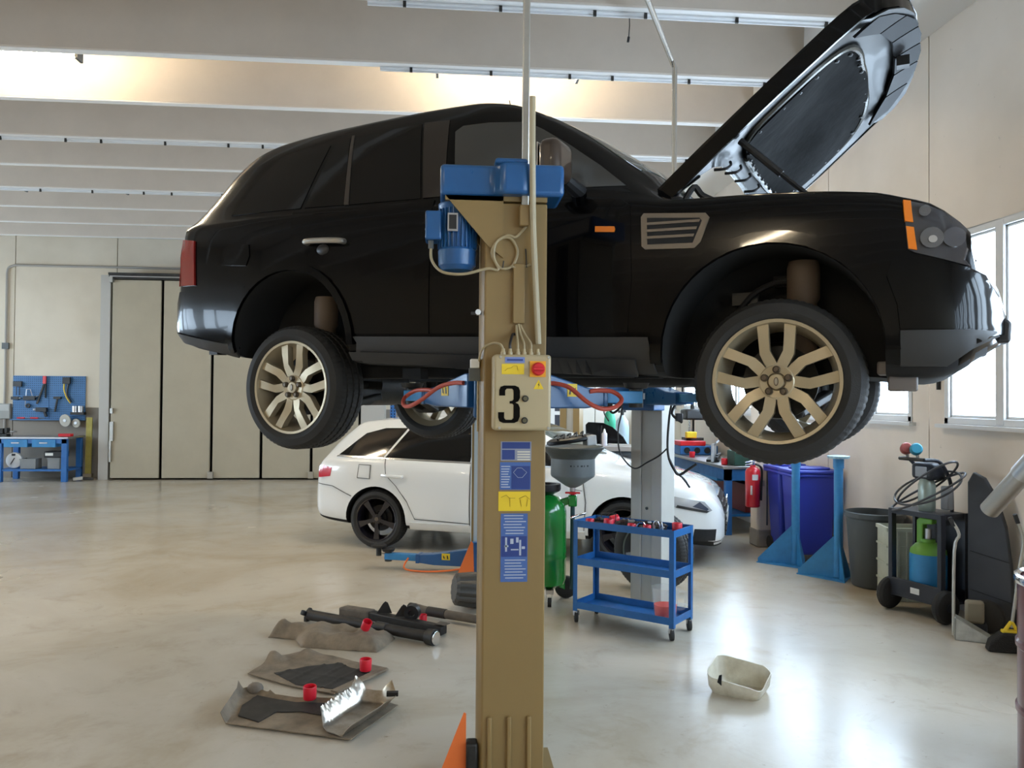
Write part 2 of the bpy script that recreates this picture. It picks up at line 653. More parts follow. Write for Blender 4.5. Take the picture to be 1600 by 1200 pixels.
# right wall: panels 1.8 m wide, a two-sash window in each
WZ0, WZ1 = 1.46, 3.0
wr = struct(MB().box((XR + .06, YN, 0), (XR + .25, YB, WZ0 - .03)).box((XR + .06, YN, WZ1 + .03), (XR + .25, YB, TOP)).build('wall_right', M_DARK))
seams = [6.45 + 1.78 * k for k in range(-8, 7)]
nwin = 0


def window(n, x, y0, y1, sgn):
    """a two-sash window in a side wall; sgn +1 when the room is on the -x side"""
    fr = .055
    m = MB()
    x0, x1 = (x - .012 * sgn, x + .06 * sgn)
    xa, xb = min(x0, x1), max(x0, x1)
    ym = (y0 + y1) / 2
    m.box((xa, y0, WZ0), (xb, y1, WZ0 + fr)).box((xa, y0, WZ1 - fr), (xb, y1, WZ1)).box((xa, y0, WZ0), (xb, y0 + fr, WZ1)).box((xa, y1 - fr, WZ0), (xb, y1, WZ1))
    o = struct(m.build('window_%d' % n, M_FRAME, None, bevel=.006))
    struct(MB().box((xa - .004, ym - .045, WZ0 + .01), (xb, ym + .045, WZ1 - .01)).build('mullion', M_FRAME, o, bevel=.006))
    for a, b in ((y0 + fr, ym - .045), (ym + .045, y1 - fr)):
        m = MB()
        e = .022
        m.box((xa + .02, a, WZ0 + fr), (xb - .02, b, WZ0 + fr + e)).box((xa + .02, a, WZ1 - fr - e), (xb - .02, b, WZ1 - fr)).box((xa + .02, a, WZ0 + fr), (xb - .02, a + e, WZ1 - fr)).box((xa + .02, b - e, WZ0 + fr), (xb - .02, b, WZ1 - fr))
        struct(m.build('sash', M_FRAME, o, bevel=.006))
        struct(MB().box((x + .03 * sgn - .002, a, WZ0 + fr), (x + .03 * sgn + .002, b, WZ1 - fr)).build('pane', M_PANE, o))
    if sgn > 0:
        struct(MB().box((xa - .05, y0 - .05, WZ0 - .03), (xb, y1 + .05, WZ0)).build('sill', M_FRAME, o))
        struct(MB().box((x - .03, y1 + .06, WZ0 + .28), (x - .001, y1 + .075, WZ0 + .45)).build('handle', M_BLK, o))
    ld = bpy.data.lights.new('daylight_portal', 'AREA')   # sampling portal at the opening: it guides the sky light and gives none of its own
    ld.shape = 'RECTANGLE'
    ld.size, ld.size_y = WZ1 - WZ0, y1 - y0
    ld.cycles.is_portal = True
    lo = bpy.data.objects.new('daylight_portal', ld)
    COL.objects.link(lo)
    lo.location = (x + .1 * sgn, ym, (WZ0 + WZ1) / 2)
    lo.rotation_euler = (0, PI / 2 * sgn, 0)


for a, b in zip(seams[:-1], seams[1:]):
    m = MB()
    x0, x1 = XR, XR + .07
    y0, y1 = a + .006, b - .006
    w0, w1 = a + .24, b - .22
    if b > YN + .1 and a < YB:
        m.box((x0, y0, 0), (x1, y1, WZ0)).box((x0, y0, WZ1), (x1, y1, TOP)).box((x0, y0, WZ0), (x1, w0, WZ1)).box((x0, w1, WZ0), (x1, y1, WZ1))
        struct(m.build('panel', M_WALLR, wr))
        nwin += 1
        window(nwin, XR, w0, w1, 1)
for a, b in lw:
    nwin += 1
    window(nwin, XL, a, b, -1)
struct(MB().box((XR - .012, YN, 0), (XR, 7.6, 0.16)).build('baseboard_right', M_BASE))

# white pillar by the right wall with a grey painted foot
pl = struct(MB().box((3.50, 8.66, 0), (3.74, 8.90, LEG_Z + .1)).build('pillar', M_WALLR, bevel=.03))
struct(MB().box((3.494, 8.652, 0), (3.746, 8.906, 0.20)).build('pillar_foot', M_BASE, pl, bevel=.02))
struct(MB().tube([(3.60, 8.645, .25), (3.60, 8.645, 1.3)], .008).build('pillar_cable', M_GREYPL, pl))

# folding door in the back wall
dr = struct(MB().box((-6.60, 16.02, 0), (-6.42, YB, 3.95)).box((-1.62, 16.02, 0), (-1.16, YB, 3.95)).build('door_1', mat('door_jamb', (0.47, 0.455, 0.42), .6)))
struct(MB().box((-6.42, 16.25, 0), (-1.62, 16.3, 3.9)).build('door_seal', M_BLKM, dr))
ex = [-6.40, -5.44, -4.487, -3.54, -2.575, -1.64]
for i, (a, b) in enumerate(zip(ex[:-1], ex[1:])):
    struct(MB().box((a + .028, 16.0, 0.035), (b - .028, 16.06, 3.86)).build('door_panel', M_DOOR, dr, bevel=.008))
struct(MB().box((-6.42, 15.93, 3.87), (-1.62, 16.06, 3.985)).box((-6.42, 15.90, 3.94), (-1.62, 15.93, 3.985)).build('door_rail', M_DARK, dr))
struct(MB().box((-6.40, 15.915, 3.905), (-1.62, 15.935, 3.925)).build('door_track', M_STEEL, dr))
for x in (-4.487, -2.575):
    struct(MB().box((x - .05, 15.95, .03), (x + .05, 16.0, .16)).build('door_bolt', M_GALV, dr))
struct(MB().box((-6.37, 15.95, 1.28), (-6.32, 16.0, 1.38)).build('door_lock', M_GALV, dr))
struct(MB().box((-6.375, 15.96, .75), (-6.31, 16.0, 1.12)).box((-6.38, 15.955, .35), (-6.345, 16.0, .75)).build('door_lever', M_GALV, dr))
struct(MB().box((-6.41, 15.9, 3.80), (-6.34, 16.0, 3.9)).build('door_hanger', M_GALV, dr))

# grey conduit on the back wall
cv = [(-8.56, YB - .03, .9), (-8.56, YB - .03, 4.0), (-8.53, YB - .03, 4.12), (-8.42, YB - .03, 4.17), (-1.2, YB - .03, 4.17)]
o = tag(MB().tube(smooth_path(cv[:2], 2) + smooth_path(cv[1:4], 4)[1:] + [Vector(cv[4])], .022, 8).build('conduit', mat('grey_conduit', (.36, .34, .31), .6)), 'thin grey conduit running across the cream back wall above the folding door', 'conduit')
MB().box((-8.62, YB - .06, 2.52), (-8.50, YB - .003, 2.64)).build('junction_box', M_GREYPL, o)
t = thing('wall_socket', 'grey socket box on the back wall beside the tool board', 'socket', (-8.56, YB, 1.15))
MB().box((-.12, -.07, 0), (.12, 0, .3)).build('box', mat('grey_box', (.30, .30, .28), .6), t, bevel=.01)
MB().box((-.1, -.075, .16), (.1, -.07, .28)).build('cover', mat('grey_box2', (.42, .42, .40), .5), t)

# ------------------------------------------------------------------ fluorescent lamps
M_TUBE = mat('lamp_tube', LAMP_COLOR[:3], .5, emit=LAMP_STRENGTH)
M_TUBEOFF = mat('unlit_tube', (.75, .75, .70), .3)


def lamp(x0, x1, y, label, on=True, group=None, z=LEG_Z):
    t = thing('ceiling_lamp', label, 'lamp', ((x0 + x1) / 2, y, z), 0, group)
    h = (x1 - x0) / 2
    MB().box((-h, -.05, .09), (h, .05, .14)).build('housing', M_WHITE, t)
    for s in (-1, 1):
        MB().box((s * h - .012, -.06, .0), (s * h + .012, .06, .10)).build('end_cap', M_GREYPL, t)
    for dy in (-.03, .03):
        MB().cyl((-h + .01, dy, .05), (h - .01, dy, .05), .014, n=10).build('tube', M_TUBE if on else M_TUBEOFF, t)
    return t


YL = LEGS[11] + .20
xb0, xb1 = W(671, 108, LEG_Z).x + .07, W(905, 120, LEG_Z).x
lamp(xb0, xb1, YL, 'lit fluorescent lamp behind the ceiling rib above the black car')
xa1 = W(118, 90, LEG_Z).x
lamp(xa1 - 1.6, xa1, YL, 'lit fluorescent lamp behind the same rib far along to the side, edge of the picture')
lamp(W(30, 292, LEG_Z).x, W(190, 296, LEG_Z).x, LEGS[15] + .14, 'unlit fluorescent strip on a ceiling rib above the folding door', False, z=LEG_Z - .02)
for j, y in enumerate((LEGS[3] + .2,)):    # unseen lamps added behind the camera to light the room
    for x in (-8.5, -3.4):
        lamp(x - .75, x + .75, y, 'added unseen fluorescent lamp behind the photographer, %s' % ('deep in the hall' if x < -5 else 'the nearer one to the windows'), True, 'lamps added for the near bays')


# ------------------------------------------------------------------ car bodies
def section(x, T):
    w, zb, be, wr, zr, zt = (T[k](x) for k in range(6))
    zr = max(zr, be + .004)
    mid = (zb + be) / 2
    return [(0, zb), (w * .6, zb), (w - .11, zb + .004), (w - .03, zb + .05), (w - .004, zb + .16 * (be - zb) / .8), (w, mid), (w - .012, be - .13 * (be - zb) / .8),
            (w - .028, be - .03), (w - .05, be), (w - .05 + (wr - w + .05) * .5 + .012, (be + zr) / 2), (wr, zr), (wr - .09, zr + (zt - zr) * .5), (wr * .5, zr + (zt - zr) * .88), (0, zt)]


def body_mesh(name, table, arches, mats, dx=.04):
    xs = [r[0] for r in table]
    T = [pchip(xs, [r[k] for r in table]) for k in range(1, 7)]
    st = []
    for a, b in zip(xs[:-1], xs[1:]):
        k = max(1, int((b - a) / dx + .5))
        st += [a + (b - a) * i / k for i in range(k)]
    st.append(xs[-1])
    mb = MB()
    rows = []
    for x in st:
        h = [Vector((y, z, 0)) for y, z in section(x, T)]
        h = smooth_path(h, 2)
        ring = [(x, -p.x, p.y) for p in h] + [(x, p.x, p.y) for p in reversed(h[1:-1])]
        rows.append(ring)
    n = len(rows[0])
    for r in rows:
        mb.v += r
    for i in range(len(rows) - 1):
        for j in range(n):
            mb.f.append((i * n + j, i * n + (j + 1) % n, (i + 1) * n + (j + 1) % n, (i + 1) * n + j))
    mb.f.append(tuple(range(n - 1, -1, -1)))
    mb.f.append(tuple((len(rows) - 1) * n + j for j in range(n)))
    mb.m = [0] * len(mb.f)
    me = mb.mesh(name, mats[:1], 30)
    o = link(name, me)
    cuts = []
    for (cx, cz, r, zlo, dep) in arches:
        poly = arc((cx, cz), r, 0, 180, 20) + [(cx - r, zlo), (cx + r, zlo)]
        for s in (-1, 1):
            c = link('cutter', MB().prism(poly, s * 1.3, s * dep, 'xz').mesh('cutter', mats[:1]))
            m = o.modifiers.new('cut', 'BOOLEAN')
            m.object = c
            m.operation = 'DIFFERENCE'
            m.solver = 'EXACT'
            cuts.append(c)
    dg = bpy.context.evaluated_depsgraph_get()
    me2 = bpy.data.meshes.new_from_object(o.evaluated_get(dg))
    bpy.data.objects.remove(o)
    for c in cuts:
        bpy.data.objects.remove(c)
    me2.name = name
    me2.materials.clear()
    for m in mats:
        me2.materials.append(m)
    wT = T[0]
    for p in me2.polygons:
        x, y, z = p.center
        p.material_index = 0
        for (cx, cz, r, zlo, dep) in arches:
            if abs(x - cx) < r + .004 and abs(y) < wT(x) - .003 and abs(y) > dep - .01:
                if z < cz:
                    ok = abs(abs(x - cx) - r) < .004 or abs(abs(y) - dep) < .004
                else:
                    d = math.hypot(x - cx, z - cz)
                    ok = (abs(d - r) < .012 and abs(p.normal.y) < .4 and p.normal.x * (x - cx) + p.normal.z * (z - cz) < 0) or (abs(abs(y) - dep) < .004 and d < r)
                if ok:
                    p.material_index = 1
        if p.normal.z < -.6 and z < .6:
            p.material_index = 1
    me2.polygons.foreach_set('use_smooth', [True] * len(me2.polygons))
    me2.set_sharp_from_angle(angle=R(32))
    bm = bmesh.new()
    bm.from_mesh(me2)
    bvh = BVHTree.FromBMesh(bm)
    bm.free()
    return me2, bvh, T


WM = {}


def wheel_meshes(key, r, w, rr, style, mats):
    """tyre, rim barrel, spokes, nuts; axle along y, outer face towards -y"""
    if key in WM:
        return WM[key]
    h = w / 2
    out = {}
    sw = r - rr
    prof = [(rr - .004, -h + .018), (rr + .01, -h + .004), (rr + sw * .35, -h - .004), (rr + sw * .75, -h + .006), (r - .016, -h + .016), (r - .005, -h + .03),
            (r, -h * .62), (r, -h * .46), (r - .009, -h * .44), (r - .009, -h * .38), (r, -h * .36), (r + .001, -h * .06), (r - .009, -h * .04), (r - .009, h * .04), (r + .001, h * .06),
            (r, h * .36), (r - .009, h * .38), (r - .009, h * .44), (r, h * .46), (r, h * .62), (r - .005, h - .03), (r - .016, h - .016), (rr + sw * .75, h - .006), (rr + sw * .35, h + .004), (rr + .01, h - .004), (rr - .004, h - .018)]
    tread = set(range(4, 8)) | {10, 11, 14, 15} | set(range(18, 22))
    out['tyre'] = MB().lathe(prof, (0, 0, 0), (0, 1, 0), 216, mod=lambda i, j: -.0035 if i in tread and j % 3 == 0 else 0, close=True).mesh('tyre', M_RUBBER, 30)
    out['rim'] = MB().lathe([(rr + .004, -h + .012), (rr + .002, -h + .004), (rr - .012, -h + .006), (rr - .018, -h + .03), (rr - .03, -h + .06), (rr - .045, 0), (rr - .04, h - .05), (rr - .005, h - .016), (rr, h - .012),
                             (rr - .03, h - .05), (rr - .036, 0), (rr - .02, -h + .07), (rr - .004, -h + .04)], (0, 0, 0), (0, 1, 0), 64, close=True).mesh('rim', mats[0], 40)
    yf = -h + .022

    def P(t, rad):
        return (math.sin(t) * rad, math.cos(t) * rad)

    def rot(pts, a):
        return [(x * math.cos(a) + z * math.sin(a), -x * math.sin(a) + z * math.cos(a)) for x, z in pts]
    sp = []
    if style == 'twin':
        for s in (1, -1):
            L = [(.125, .985), (.118, .72), (.105, .50), (.03, .36), (.0, .30), (.0, .14), (.10, .14), (.20, .30), (.265, .44), (.285, .72), (.305, .94)]
            pts = [(s * x * rr, z * rr) for x, z in L]
            nrm = []
            for off in (0, 1):
                y = [yf + (.012 if z < rr * .5 else .0) + .045 * off for x, z in pts]
                nrm.append([(x, yy, z) for (x, z), yy in zip(pts, y)])
            n = len(pts)
            mb = MB()
            mb.v = nrm[0] + nrm[1]
            mb.f = [(0, 1, 9, 10), (1, 2, 8, 9), (2, 3, 7, 8), (3, 4, 6, 7), (4, 5, 6)] + [(n + 10, n + 9, n + 1, n), (n + 9, n + 8, n + 2, n + 1), (n + 8, n + 7, n + 3, n + 2), (n + 7, n + 6, n + 4, n + 3), (n + 6, n + 5, n + 4)]
            mb.f += [(i, n + i, n + (i + 1) % n, (i + 1) % n) for i in range(n)]
            mb.m = [0] * len(mb.f)
            me = mb.mesh('spoke', mats[0], 30)
            sp.append(me)
        out['spokes'] = [(sp[k % 2], 2 * PI * (k // 2) / 5) for k in range(10)]
        out['hub'] = MB().lathe([(.30 * rr, yf + .06), (.29 * rr, yf + .014), (.26 * rr, yf + .009), (.15 * rr, yf + .012), (.13 * rr, yf + .02), (0, yf + .02)], (0, 0, 0), (0, 1, 0), 40).mesh('hub', mats[0], 35)
        cap = MB().lathe([(.125 * rr, yf + .02), (.125 * rr, yf + .004), (.115 * rr, yf), (0, yf - .002)], (0, 0, 0), (0, 1, 0), 32).mesh('hub_cap', mats[0], 35)
        out['hub_cap'] = cap
        ov = [(.038 * rr * math.cos(t), .072 * rr * math.sin(t)) for t in [2 * PI * i / 20 for i in range(20)]]
        iv = [(.6 * x, .75 * z) for x, z in ov]
        out['emblem'] = MB().prism(ov, yf - .0045, yf, 'xz').prism(iv, yf - .006, yf, 'xz', 1).mesh('emblem', [M_NUT, M_SILVER])
        rn, nr = .195 * rr, .062 * rr
    else:
        L = [(.16, .985), (.10, .60), (.085, .30), (.08, .05), (-.08, .05), (-.085, .30), (-.10, .60), (-.16, .985)]
        me = MB().prism([(x * rr, z * rr) for x, z in L], yf, yf + .04, 'xz').mesh('spoke', mats[0], 30)
        out['spokes'] = [(me, 2 * PI * (k + .5) / 5) for k in range(5)]
        out['hub'] = MB().lathe([(.26 * rr, yf + .05), (.24 * rr, yf + .01), (0, yf + .006)], (0, 0, 0), (0, 1, 0), 32).mesh('hub', mats[0], 35)
        out['hub_cap'] = MB().lathe([(.1 * rr, yf + .01), (.1 * rr, yf), (0, yf - .002)], (0, 0, 0), (0, 1, 0), 24).mesh('hub_cap', M_NUT, 35)
        rn, nr = .19 * rr, .03 * rr
    out['nuts'] = [(MB().lathe([(nr, yf + .02), (nr, yf - .002), (nr * .8, yf - .008), (nr * .72, yf - .004), (nr * .6, yf - .004), (nr * .55, yf - .010), (0, yf - .010)], P(a, rn)[0:1] + (0,) + P(a, rn)[1:2], (0, 1, 0), 12).mesh('lug_nut', M_NUT, 30)) for a in [2 * PI * k / 5 for k in range(5)]]
    out['disc'] = MB().lathe([(.0, .012), (rr * .60, .012), (rr * .60, .036), (0, .036)], (0, 0, 0), (0, 1, 0), 40).lathe([(0, -.02), (rr * .36, -.02), (rr * .36, .012), (0, .012)], (0, 0, 0), (0, 1, 0), 32).mesh('brake_disc', M_DARK, 30)
    WM[key] = out
    return out


def make_wheel(parent, loc, far, mm, disc=True, steer=0.0, spin=0.0):
    o = link('wheel', mm['rim'], parent)
    o.location = loc
    o.rotation_euler = Matrix.Rotation((PI if far else 0) + steer, 3, 'Z').to_euler()
    link('tyre', mm['tyre'], o)
    for me, a in mm['spokes']:
        s = link('spoke', me, o)
        s.rotation_euler = (0, a, 0)
    link('hub', mm['hub'], o)
    link('hub_cap', mm['hub_cap'], o)
    if 'emblem' in mm:
        link('emblem', mm['emblem'], o)
    for me in mm['nuts']:
        link('lug_nut', me, o)
    if disc:
        link('brake_disc', mm['disc'], o)
    return o


def both(bvh, name, outline, m, parent, off=.004, thick=.012, step=.05, angle=35, sides='-+', along=False):
    res = None
    for s in sides:
        o = patch(bvh, outline, 'y' + s, off, thick, step, along).build(name, m, parent, angle=angle)
        res = res or o
    return res


def ring(outer, inner):
    """a closed band between two outlines with equal point counts, as quads for patch strips"""
    n = len(outer)
    return [[outer[i], outer[(i + 1) % n], inner[(i + 1) % n], inner[i]] for i in range(n)]


# ------------------------------------------------------------------ the black car on the lift
SUV_O = Vector((1.9069, 4.1395, 1.358))
SUV_H = R(-31.317)
suv = thing('black_car', 'glossy black five-door off-road car raised high on the lift with its bonnet open', 'car', SUV_O, SUV_H)
SUV_T = [  # x, half width, underside, belt, roof half width, roof rail, roof centre
    (-3.80, .70, .72, .90, .62, .93, .95), (-3.765, .80, .66, .925, .70, .955, .97), (-3.70, .865, .62, .96, .72, .985, 1.0), (-3.685, .875, .61, 1.26, .70, 1.31, 1.33),
    (-3.65, .89, .60, 1.37, .69, 1.42, 1.44), (-3.47, .915, .565, 1.385, .68, 1.66, 1.70), (-3.34, .925, .545, 1.385, .67, 1.765, 1.81), (-3.2, .93, .525, 1.385, .665, 1.835, 1.875),
    (-3.05, .935, .505, 1.385, .66, 1.870, 1.91), (-2.5, .94, .485, 1.375, .66, 1.905, 1.95), (-2.0, .94, .465, 1.35, .66, 1.915, 1.96), (-1.67, .94, .45, 1.33, .66, 1.91, 1.955),
    (-1.45, .94, .445, 1.315, .66, 1.875, 1.925), (-1.25, .94, .44, 1.30, .67, 1.79, 1.855), (-1.0, .94, .43, 1.28, .70, 1.635, 1.73), (-.8, .94, .425, 1.265, .74, 1.485, 1.595),
    (-.6, .94, .40, 1.235, .80, 1.32, 1.45), (-.5, .94, .395, 1.215, .84, 1.235, 1.30), (-.44, .94, .395, 1.21, .86, 1.215, 1.17), (0, .945, .41, 1.19, .87, 1.195, 1.08),
    (.4, .935, .395, 1.15, .86, 1.155, 1.05), (.5, .925, .385, 1.125, .845, 1.13, 1.09), (.6, .91, .385, 1.095, .80, 1.10, 1.10), (.70, .88, .41, 1.02, .78, 1.03, 1.05),
    (.745, .86, .44, .97, .76, .985, 1.0), (.762, .85, .46, .855, .74, .865, .875), (.81, .80, .49, .815, .70, .825, .83), (.855, .71, .52, .745, .61, .755, .76), (.885, .62, .54, .67, .51, .68, .685)]
ARCH_F, ARCH_R = (-.03, .50, .465), (-2.727, .585, .435)
bm_, SB, ST = body_mesh('body', SUV_T, [(*ARCH_F, .2, .56), (*ARCH_R, .2, .56)], [M_PAINT, M_WELL])
link('body', bm_, suv)
# side windows and pillars
M_PILLAR = mat('gloss_black_pillar', (.014, .010, .008), .2, coat=.5)
both(SB, 'rear_quarter_window', [(-3.25, 1.405), (-2.685, 1.392), (-2.605, 1.80), (-2.81, 1.81), (-2.97, 1.785), (-3.08, 1.69)], M_GLASSD, suv, .003)
both(SB, 'vent_window', [(-2.655, 1.392), (-2.365, 1.38), (-2.465, 1.83), (-2.565, 1.822)], M_GLASSD, suv, .003)
both(SB, 'rear_door_window', [(-2.325, 1.378), (-1.85, 1.365), (-1.965, 1.845), (-2.435, 1.838)], M_GLASSD, suv, .003)
both(SB, 'front_door_window', [(-1.635, 1.365), (-.70, 1.315), (-.85, 1.445), (-1.04, 1.59), (-1.20, 1.70), (-1.30, 1.758), (-1.52, 1.782), (-1.68, 1.785), (-1.722, 1.755)], M_GLASSF, suv, .003)
both(SB, 'door_pillar', [(-1.835, 1.365), (-1.70, 1.362), (-1.78, 1.84), (-1.95, 1.85)], M_PILLAR, suv, .004)
both(SB, 'window_bar', [(-2.362, 1.38), (-2.33, 1.378), (-2.44, 1.845), (-2.46, 1.845)], M_SILVER if 0 else mat('brown_trim', (.05, .04, .032), .4), suv, .006)
# windscreen, rear screen
patch(SB, [(-1.36, -.56), (-1.40, 0), (-1.36, .56), (-.66, .74), (-.54, .4), (-.50, 0), (-.54, -.4), (-.66, -.74)], 'z', .004, .01, .08).build('windscreen', M_WSHIELD, suv)
patch(SB, [(-.62, 1.44), (.62, 1.44), (.52, 1.78), (-.52, 1.78)], 'x-', .004, .01, .08).build('rear_screen', M_GLASSD, suv)
# doors with their handles
fd = [(-1.735, .625), (-.66, .60), (-.64, .85), (-.655, 1.20), (-.72, 1.26), (-1.735, 1.335)]
rd = [(-1.755, .625), (-2.285, .64), (-2.31, .80), (-2.42, .985), (-2.60, 1.10), (-2.70, 1.17), (-2.73, 1.37), (-1.755, 1.345)]
for poly, nm, hx in ((fd, 'front_door', -1.62), (rd, 'rear_door', -2.45)):
    for s in '-+':
        d = patch(SB, poly, 'y' + s, .005, .02, .06, True).build(nm, M_PAINT, suv)
        sg = -1 if s == '-' else 1
        y = sg * (ST[0](hx) + .012)
        MB().tube(smooth_path([(hx - .13, y - sg * .015, 1.172), (hx - .115, y + sg * .024, 1.172), (hx, y + sg * .03, 1.168), (hx + .115, y + sg * .024, 1.160), (hx + .13, y - sg * .015, 1.160)], 4), .017, 10).build('door_handle', mat('satin_silver', (.42, .40, .36), .3, metal=.7), d)
        MB().ball((hx - .02, y - sg * .012, 1.125), .045, 14, sc=(1, .25, .7)).build('handle_recess', M_BLK, d)
# lower cladding, sills, flares, bumpers
both(SB, 'sill_cladding', [(-2.285, .50), (-.53, .415), (-.56, .575), (-2.30, .625)], M_CLAD, suv, .012)
both(SB, 'sill_step', [(-2.20, .495), (-.62, .42), (-.62, .48), (-2.2, .545)], M_CLAD, suv, .03)


def flare(cx, cz, r, wd, z0, z1):
    o = [(cx - r - wd, z0)] + arc((cx, cz), r + wd, 180, 0, 18) + [(cx + r + wd, z1)]
    i = [(cx + r + .003, z1)] + arc((cx, cz), r + .003, 0, 180, 18) + [(cx - r - .003, z0)]
    return o + i


both(SB, 'wheel_flare', flare(*ARCH_F, .055, .46, .50), M_PAINT, suv, .022, .03, .04)
both(SB, 'wheel_flare', flare(*ARCH_R, .045, .56, .58), M_PAINT, suv, .02, .03, .04)
both(SB, 'rear_bumper', [(-3.19, .60), (-3.185, .70), (-3.115, .86), (-3.05, .945), (-3.30, .955), (-3.70, .945), (-3.76, .82), (-3.72, .70), (-3.5, .66)], M_PAINT, suv, .018, .02, along=True)
both(SB, 'bumper_cladding', [(-3.172, .535), (-3.172, .60), (-3.5, .655), (-3.71, .695), (-3.69, .64)], M_CLAD, suv, .016, .02)
both(SB, 'front_bumper', [(.49, .58), (.48, .68), (.44, .80), (.46, .865), (.545, .86), (.735, .825), (.80, .80), (.855, .70), (.86, .60), (.84, .58)], M_PAINT, suv, .012, .02, along=True)
both(SB, 'bumper_lip', [(.49, .43), (.49, .575), (.84, .575), (.86, .56), (.75, .50), (.66, .43)], M_CLAD, suv, .014, .02, along=True)
patch(SB, [(-.55, .60), (.55, .60), (.5, .66), (-.5, .66)], 'x+', .012, .02, .06).build('lower_grille', M_BLKM, suv)
patch(SB, [(-.42, .90), (.42, .90), (.42, 1.0), (-.42, 1.0)], 'x+', .012, .02, .06).build('upper_grille', M_SILVER, suv)
# scooped corner with fog lamp and the hanging bracket under the bumper
for s in (-1, 1):
    MB().prism([(.66, .44), (.74, .46), (.80, .535), (.90, .535), (.905, .62), (.86, .655), (.80, .62), (.72, .54)], s * .50, s * .64, 'xz').build('bumper_scoop', M_CLAD, suv, bevel=.012)
    MB().cyl((.80, s * .655, .70), (.83, s * .68, .70), .05, n=20).build('fog_lamp', M_CHROME, suv)
MB().box((.44, -.80, .33), (.555, -.70, .43)).box((.40, -.82, .40), (.62, -.60, .455)).build('tow_bracket', mat('bare_grey_plastic', (.16, .14, .13), .5), suv, bevel=.008)
MB().box((-3.50, -.80, .55), (-3.43, -.72, .60)).build('rear_bracket', M_BLK, suv)
# fender vent with slats
M_VENT = mat('bronze_grey_vent', (.15, .128, .105), .4, metal=.4)
MB_v = [(-.577, .983), (-.347, .972), (-.319, .999), (-.281, 1.107), (-.299, 1.129), (-.588, 1.154), (-.60, 1.137), (-.593, .999)]
for s in '-+':
    v = patch(SB, MB_v, 'y' + s, .006, .01, .05).build('fender_vent', M_VENT, suv)
    patch(SB, [(-.565, 1.005), (-.355, .997), (-.315, 1.095), (-.325, 1.108), (-.57, 1.13)], 'y' + s, .009, .01, .05).build('vent_mesh', M_BLKM, v)
    for k in range(3):
        z = 1.03 + .032 * k
        patch(SB, [(-.57, z), (-.350 + .012 * k, z - .006), (-.346 + .012 * k, z + .006), (-.57, z + .012)], 'y' + s, .014, .01, .05).build('vent_slat', M_VENT, v)
both(SB, 'side_repeater', [(-.823, 1.085), (-.727, 1.076), (-.723, 1.09), (-.727, 1.103), (-.823, 1.112)], M_AMBER, suv, .012)
both(SB, 'fuel_flap', [(-3.24, 1.087), (-3.06, 1.073), (-3.035, 1.13), (-3.045, 1.20), (-3.227, 1.217), (-3.247, 1.187)], M_PAINT, suv, .006, .01)
# lights
M_BOWL = mat('headlight_bowl', (.20, .20, .21), .2, metal=.8, coat=.6)
M_HL = mat('headlight_lens', (.035, .035, .04), .08, coat=1.0)
hl = both(SB, 'headlight', [(.515, .905), (.54, .89), (.735, .83), (.762, .86), (.752, .955), (.70, 1.010), (.64, 1.055), (.575, 1.088), (.50, 1.108)], M_HL, suv, .008, .02)
for s in '-+':
    both(SB, 'orange_reflector', [(.505, 1.018), (.535, 1.012), (.525, 1.10), (.497, 1.105)], M_AMBER, suv, .014, .01, sides=s)
    both(SB, 'orange_reflector', [(.518, .905), (.549, .898), (.537, .992), (.509, .998)], M_AMBER, suv, .014, .01, sides=s)
    both(SB, 'lamp_bowl', arc((.60, .945), .042, 0, 350, 16), M_BOWL, suv, .018, .01, .025, sides=s)
    both(SB, 'lamp_bulb', arc((.602, .938), .015, 0, 340, 12), M_CHROME, suv, .024, .01, .02, sides=s)
    both(SB, 'lamp_ring', arc((.678, .945), .040, 0, 350, 16), mat('dark_lamp_ring', (.06, .06, .068), .1, coat=1), suv, .016, .01, .03, sides=s)
    both(SB, 'lamp_bowl', arc((.575, 1.055), .022, 0, 350, 12), M_BOWL, suv, .018, .01, .02, sides=s)
both(SB, 'tail_lamp', [(-3.64, .985), (-3.505, .98), (-3.53, 1.265), (-3.66, 1.285)], M_REDL, suv, .012, .02)
patch(SB, [(-.86, .99), (-.70, .99), (-.70, 1.27), (-.86, 1.27)], 'x-', .012, .02).build('tail_lamp', M_REDL, suv)
patch(SB, [(.70, .99), (.86, .99), (.86, 1.27), (.70, 1.27)], 'x-', .012, .02).build('tail_lamp', M_REDL, suv)
# mirrors
for s in (-1, 1):
    m = MB().box((-1.03, s * .97 if s > 0 else -1.17, 1.31), (-.92, 1.17 if s > 0 else s * .97, 1.50)).build('mirror', mat('bronze_mirror', (.05, .032, .022), .3, coat=.6), suv, bevel=.04, seg=4)
    MB().tube([(-.93, s * .86, 1.30), (-.955, s * 1.0, 1.335)], [.04, .03], 10).build('mirror_arm', M_BLK, m)
    MB().box((-1.034, s * .985 if s > 0 else -1.155, 1.325), (-1.029, 1.155 if s > 0 else s * .985, 1.485)).build('mirror_glass', M_CHROME, m)
# roof aerial, wipers
MB().cyl((-1.62, -.2, 1.93), (-1.66, -.2, 2.10), .006, .003, 8).build('aerial', M_BLK, suv)
for y0, y1 in ((-.62, -.02), (-.05, .5)):
    MB().tube([(-.47, y0, 1.30), (-.58, (y0 + y1) / 2, 1.41), (-.55, y1, 1.40)], .008, 6).build('wiper', M_BLK, suv)
MB().box((-.62, -.80, 1.19), (-.44, .80, 1.255)).build('cowl_panel', M_BLKM, suv, bevel=.02)
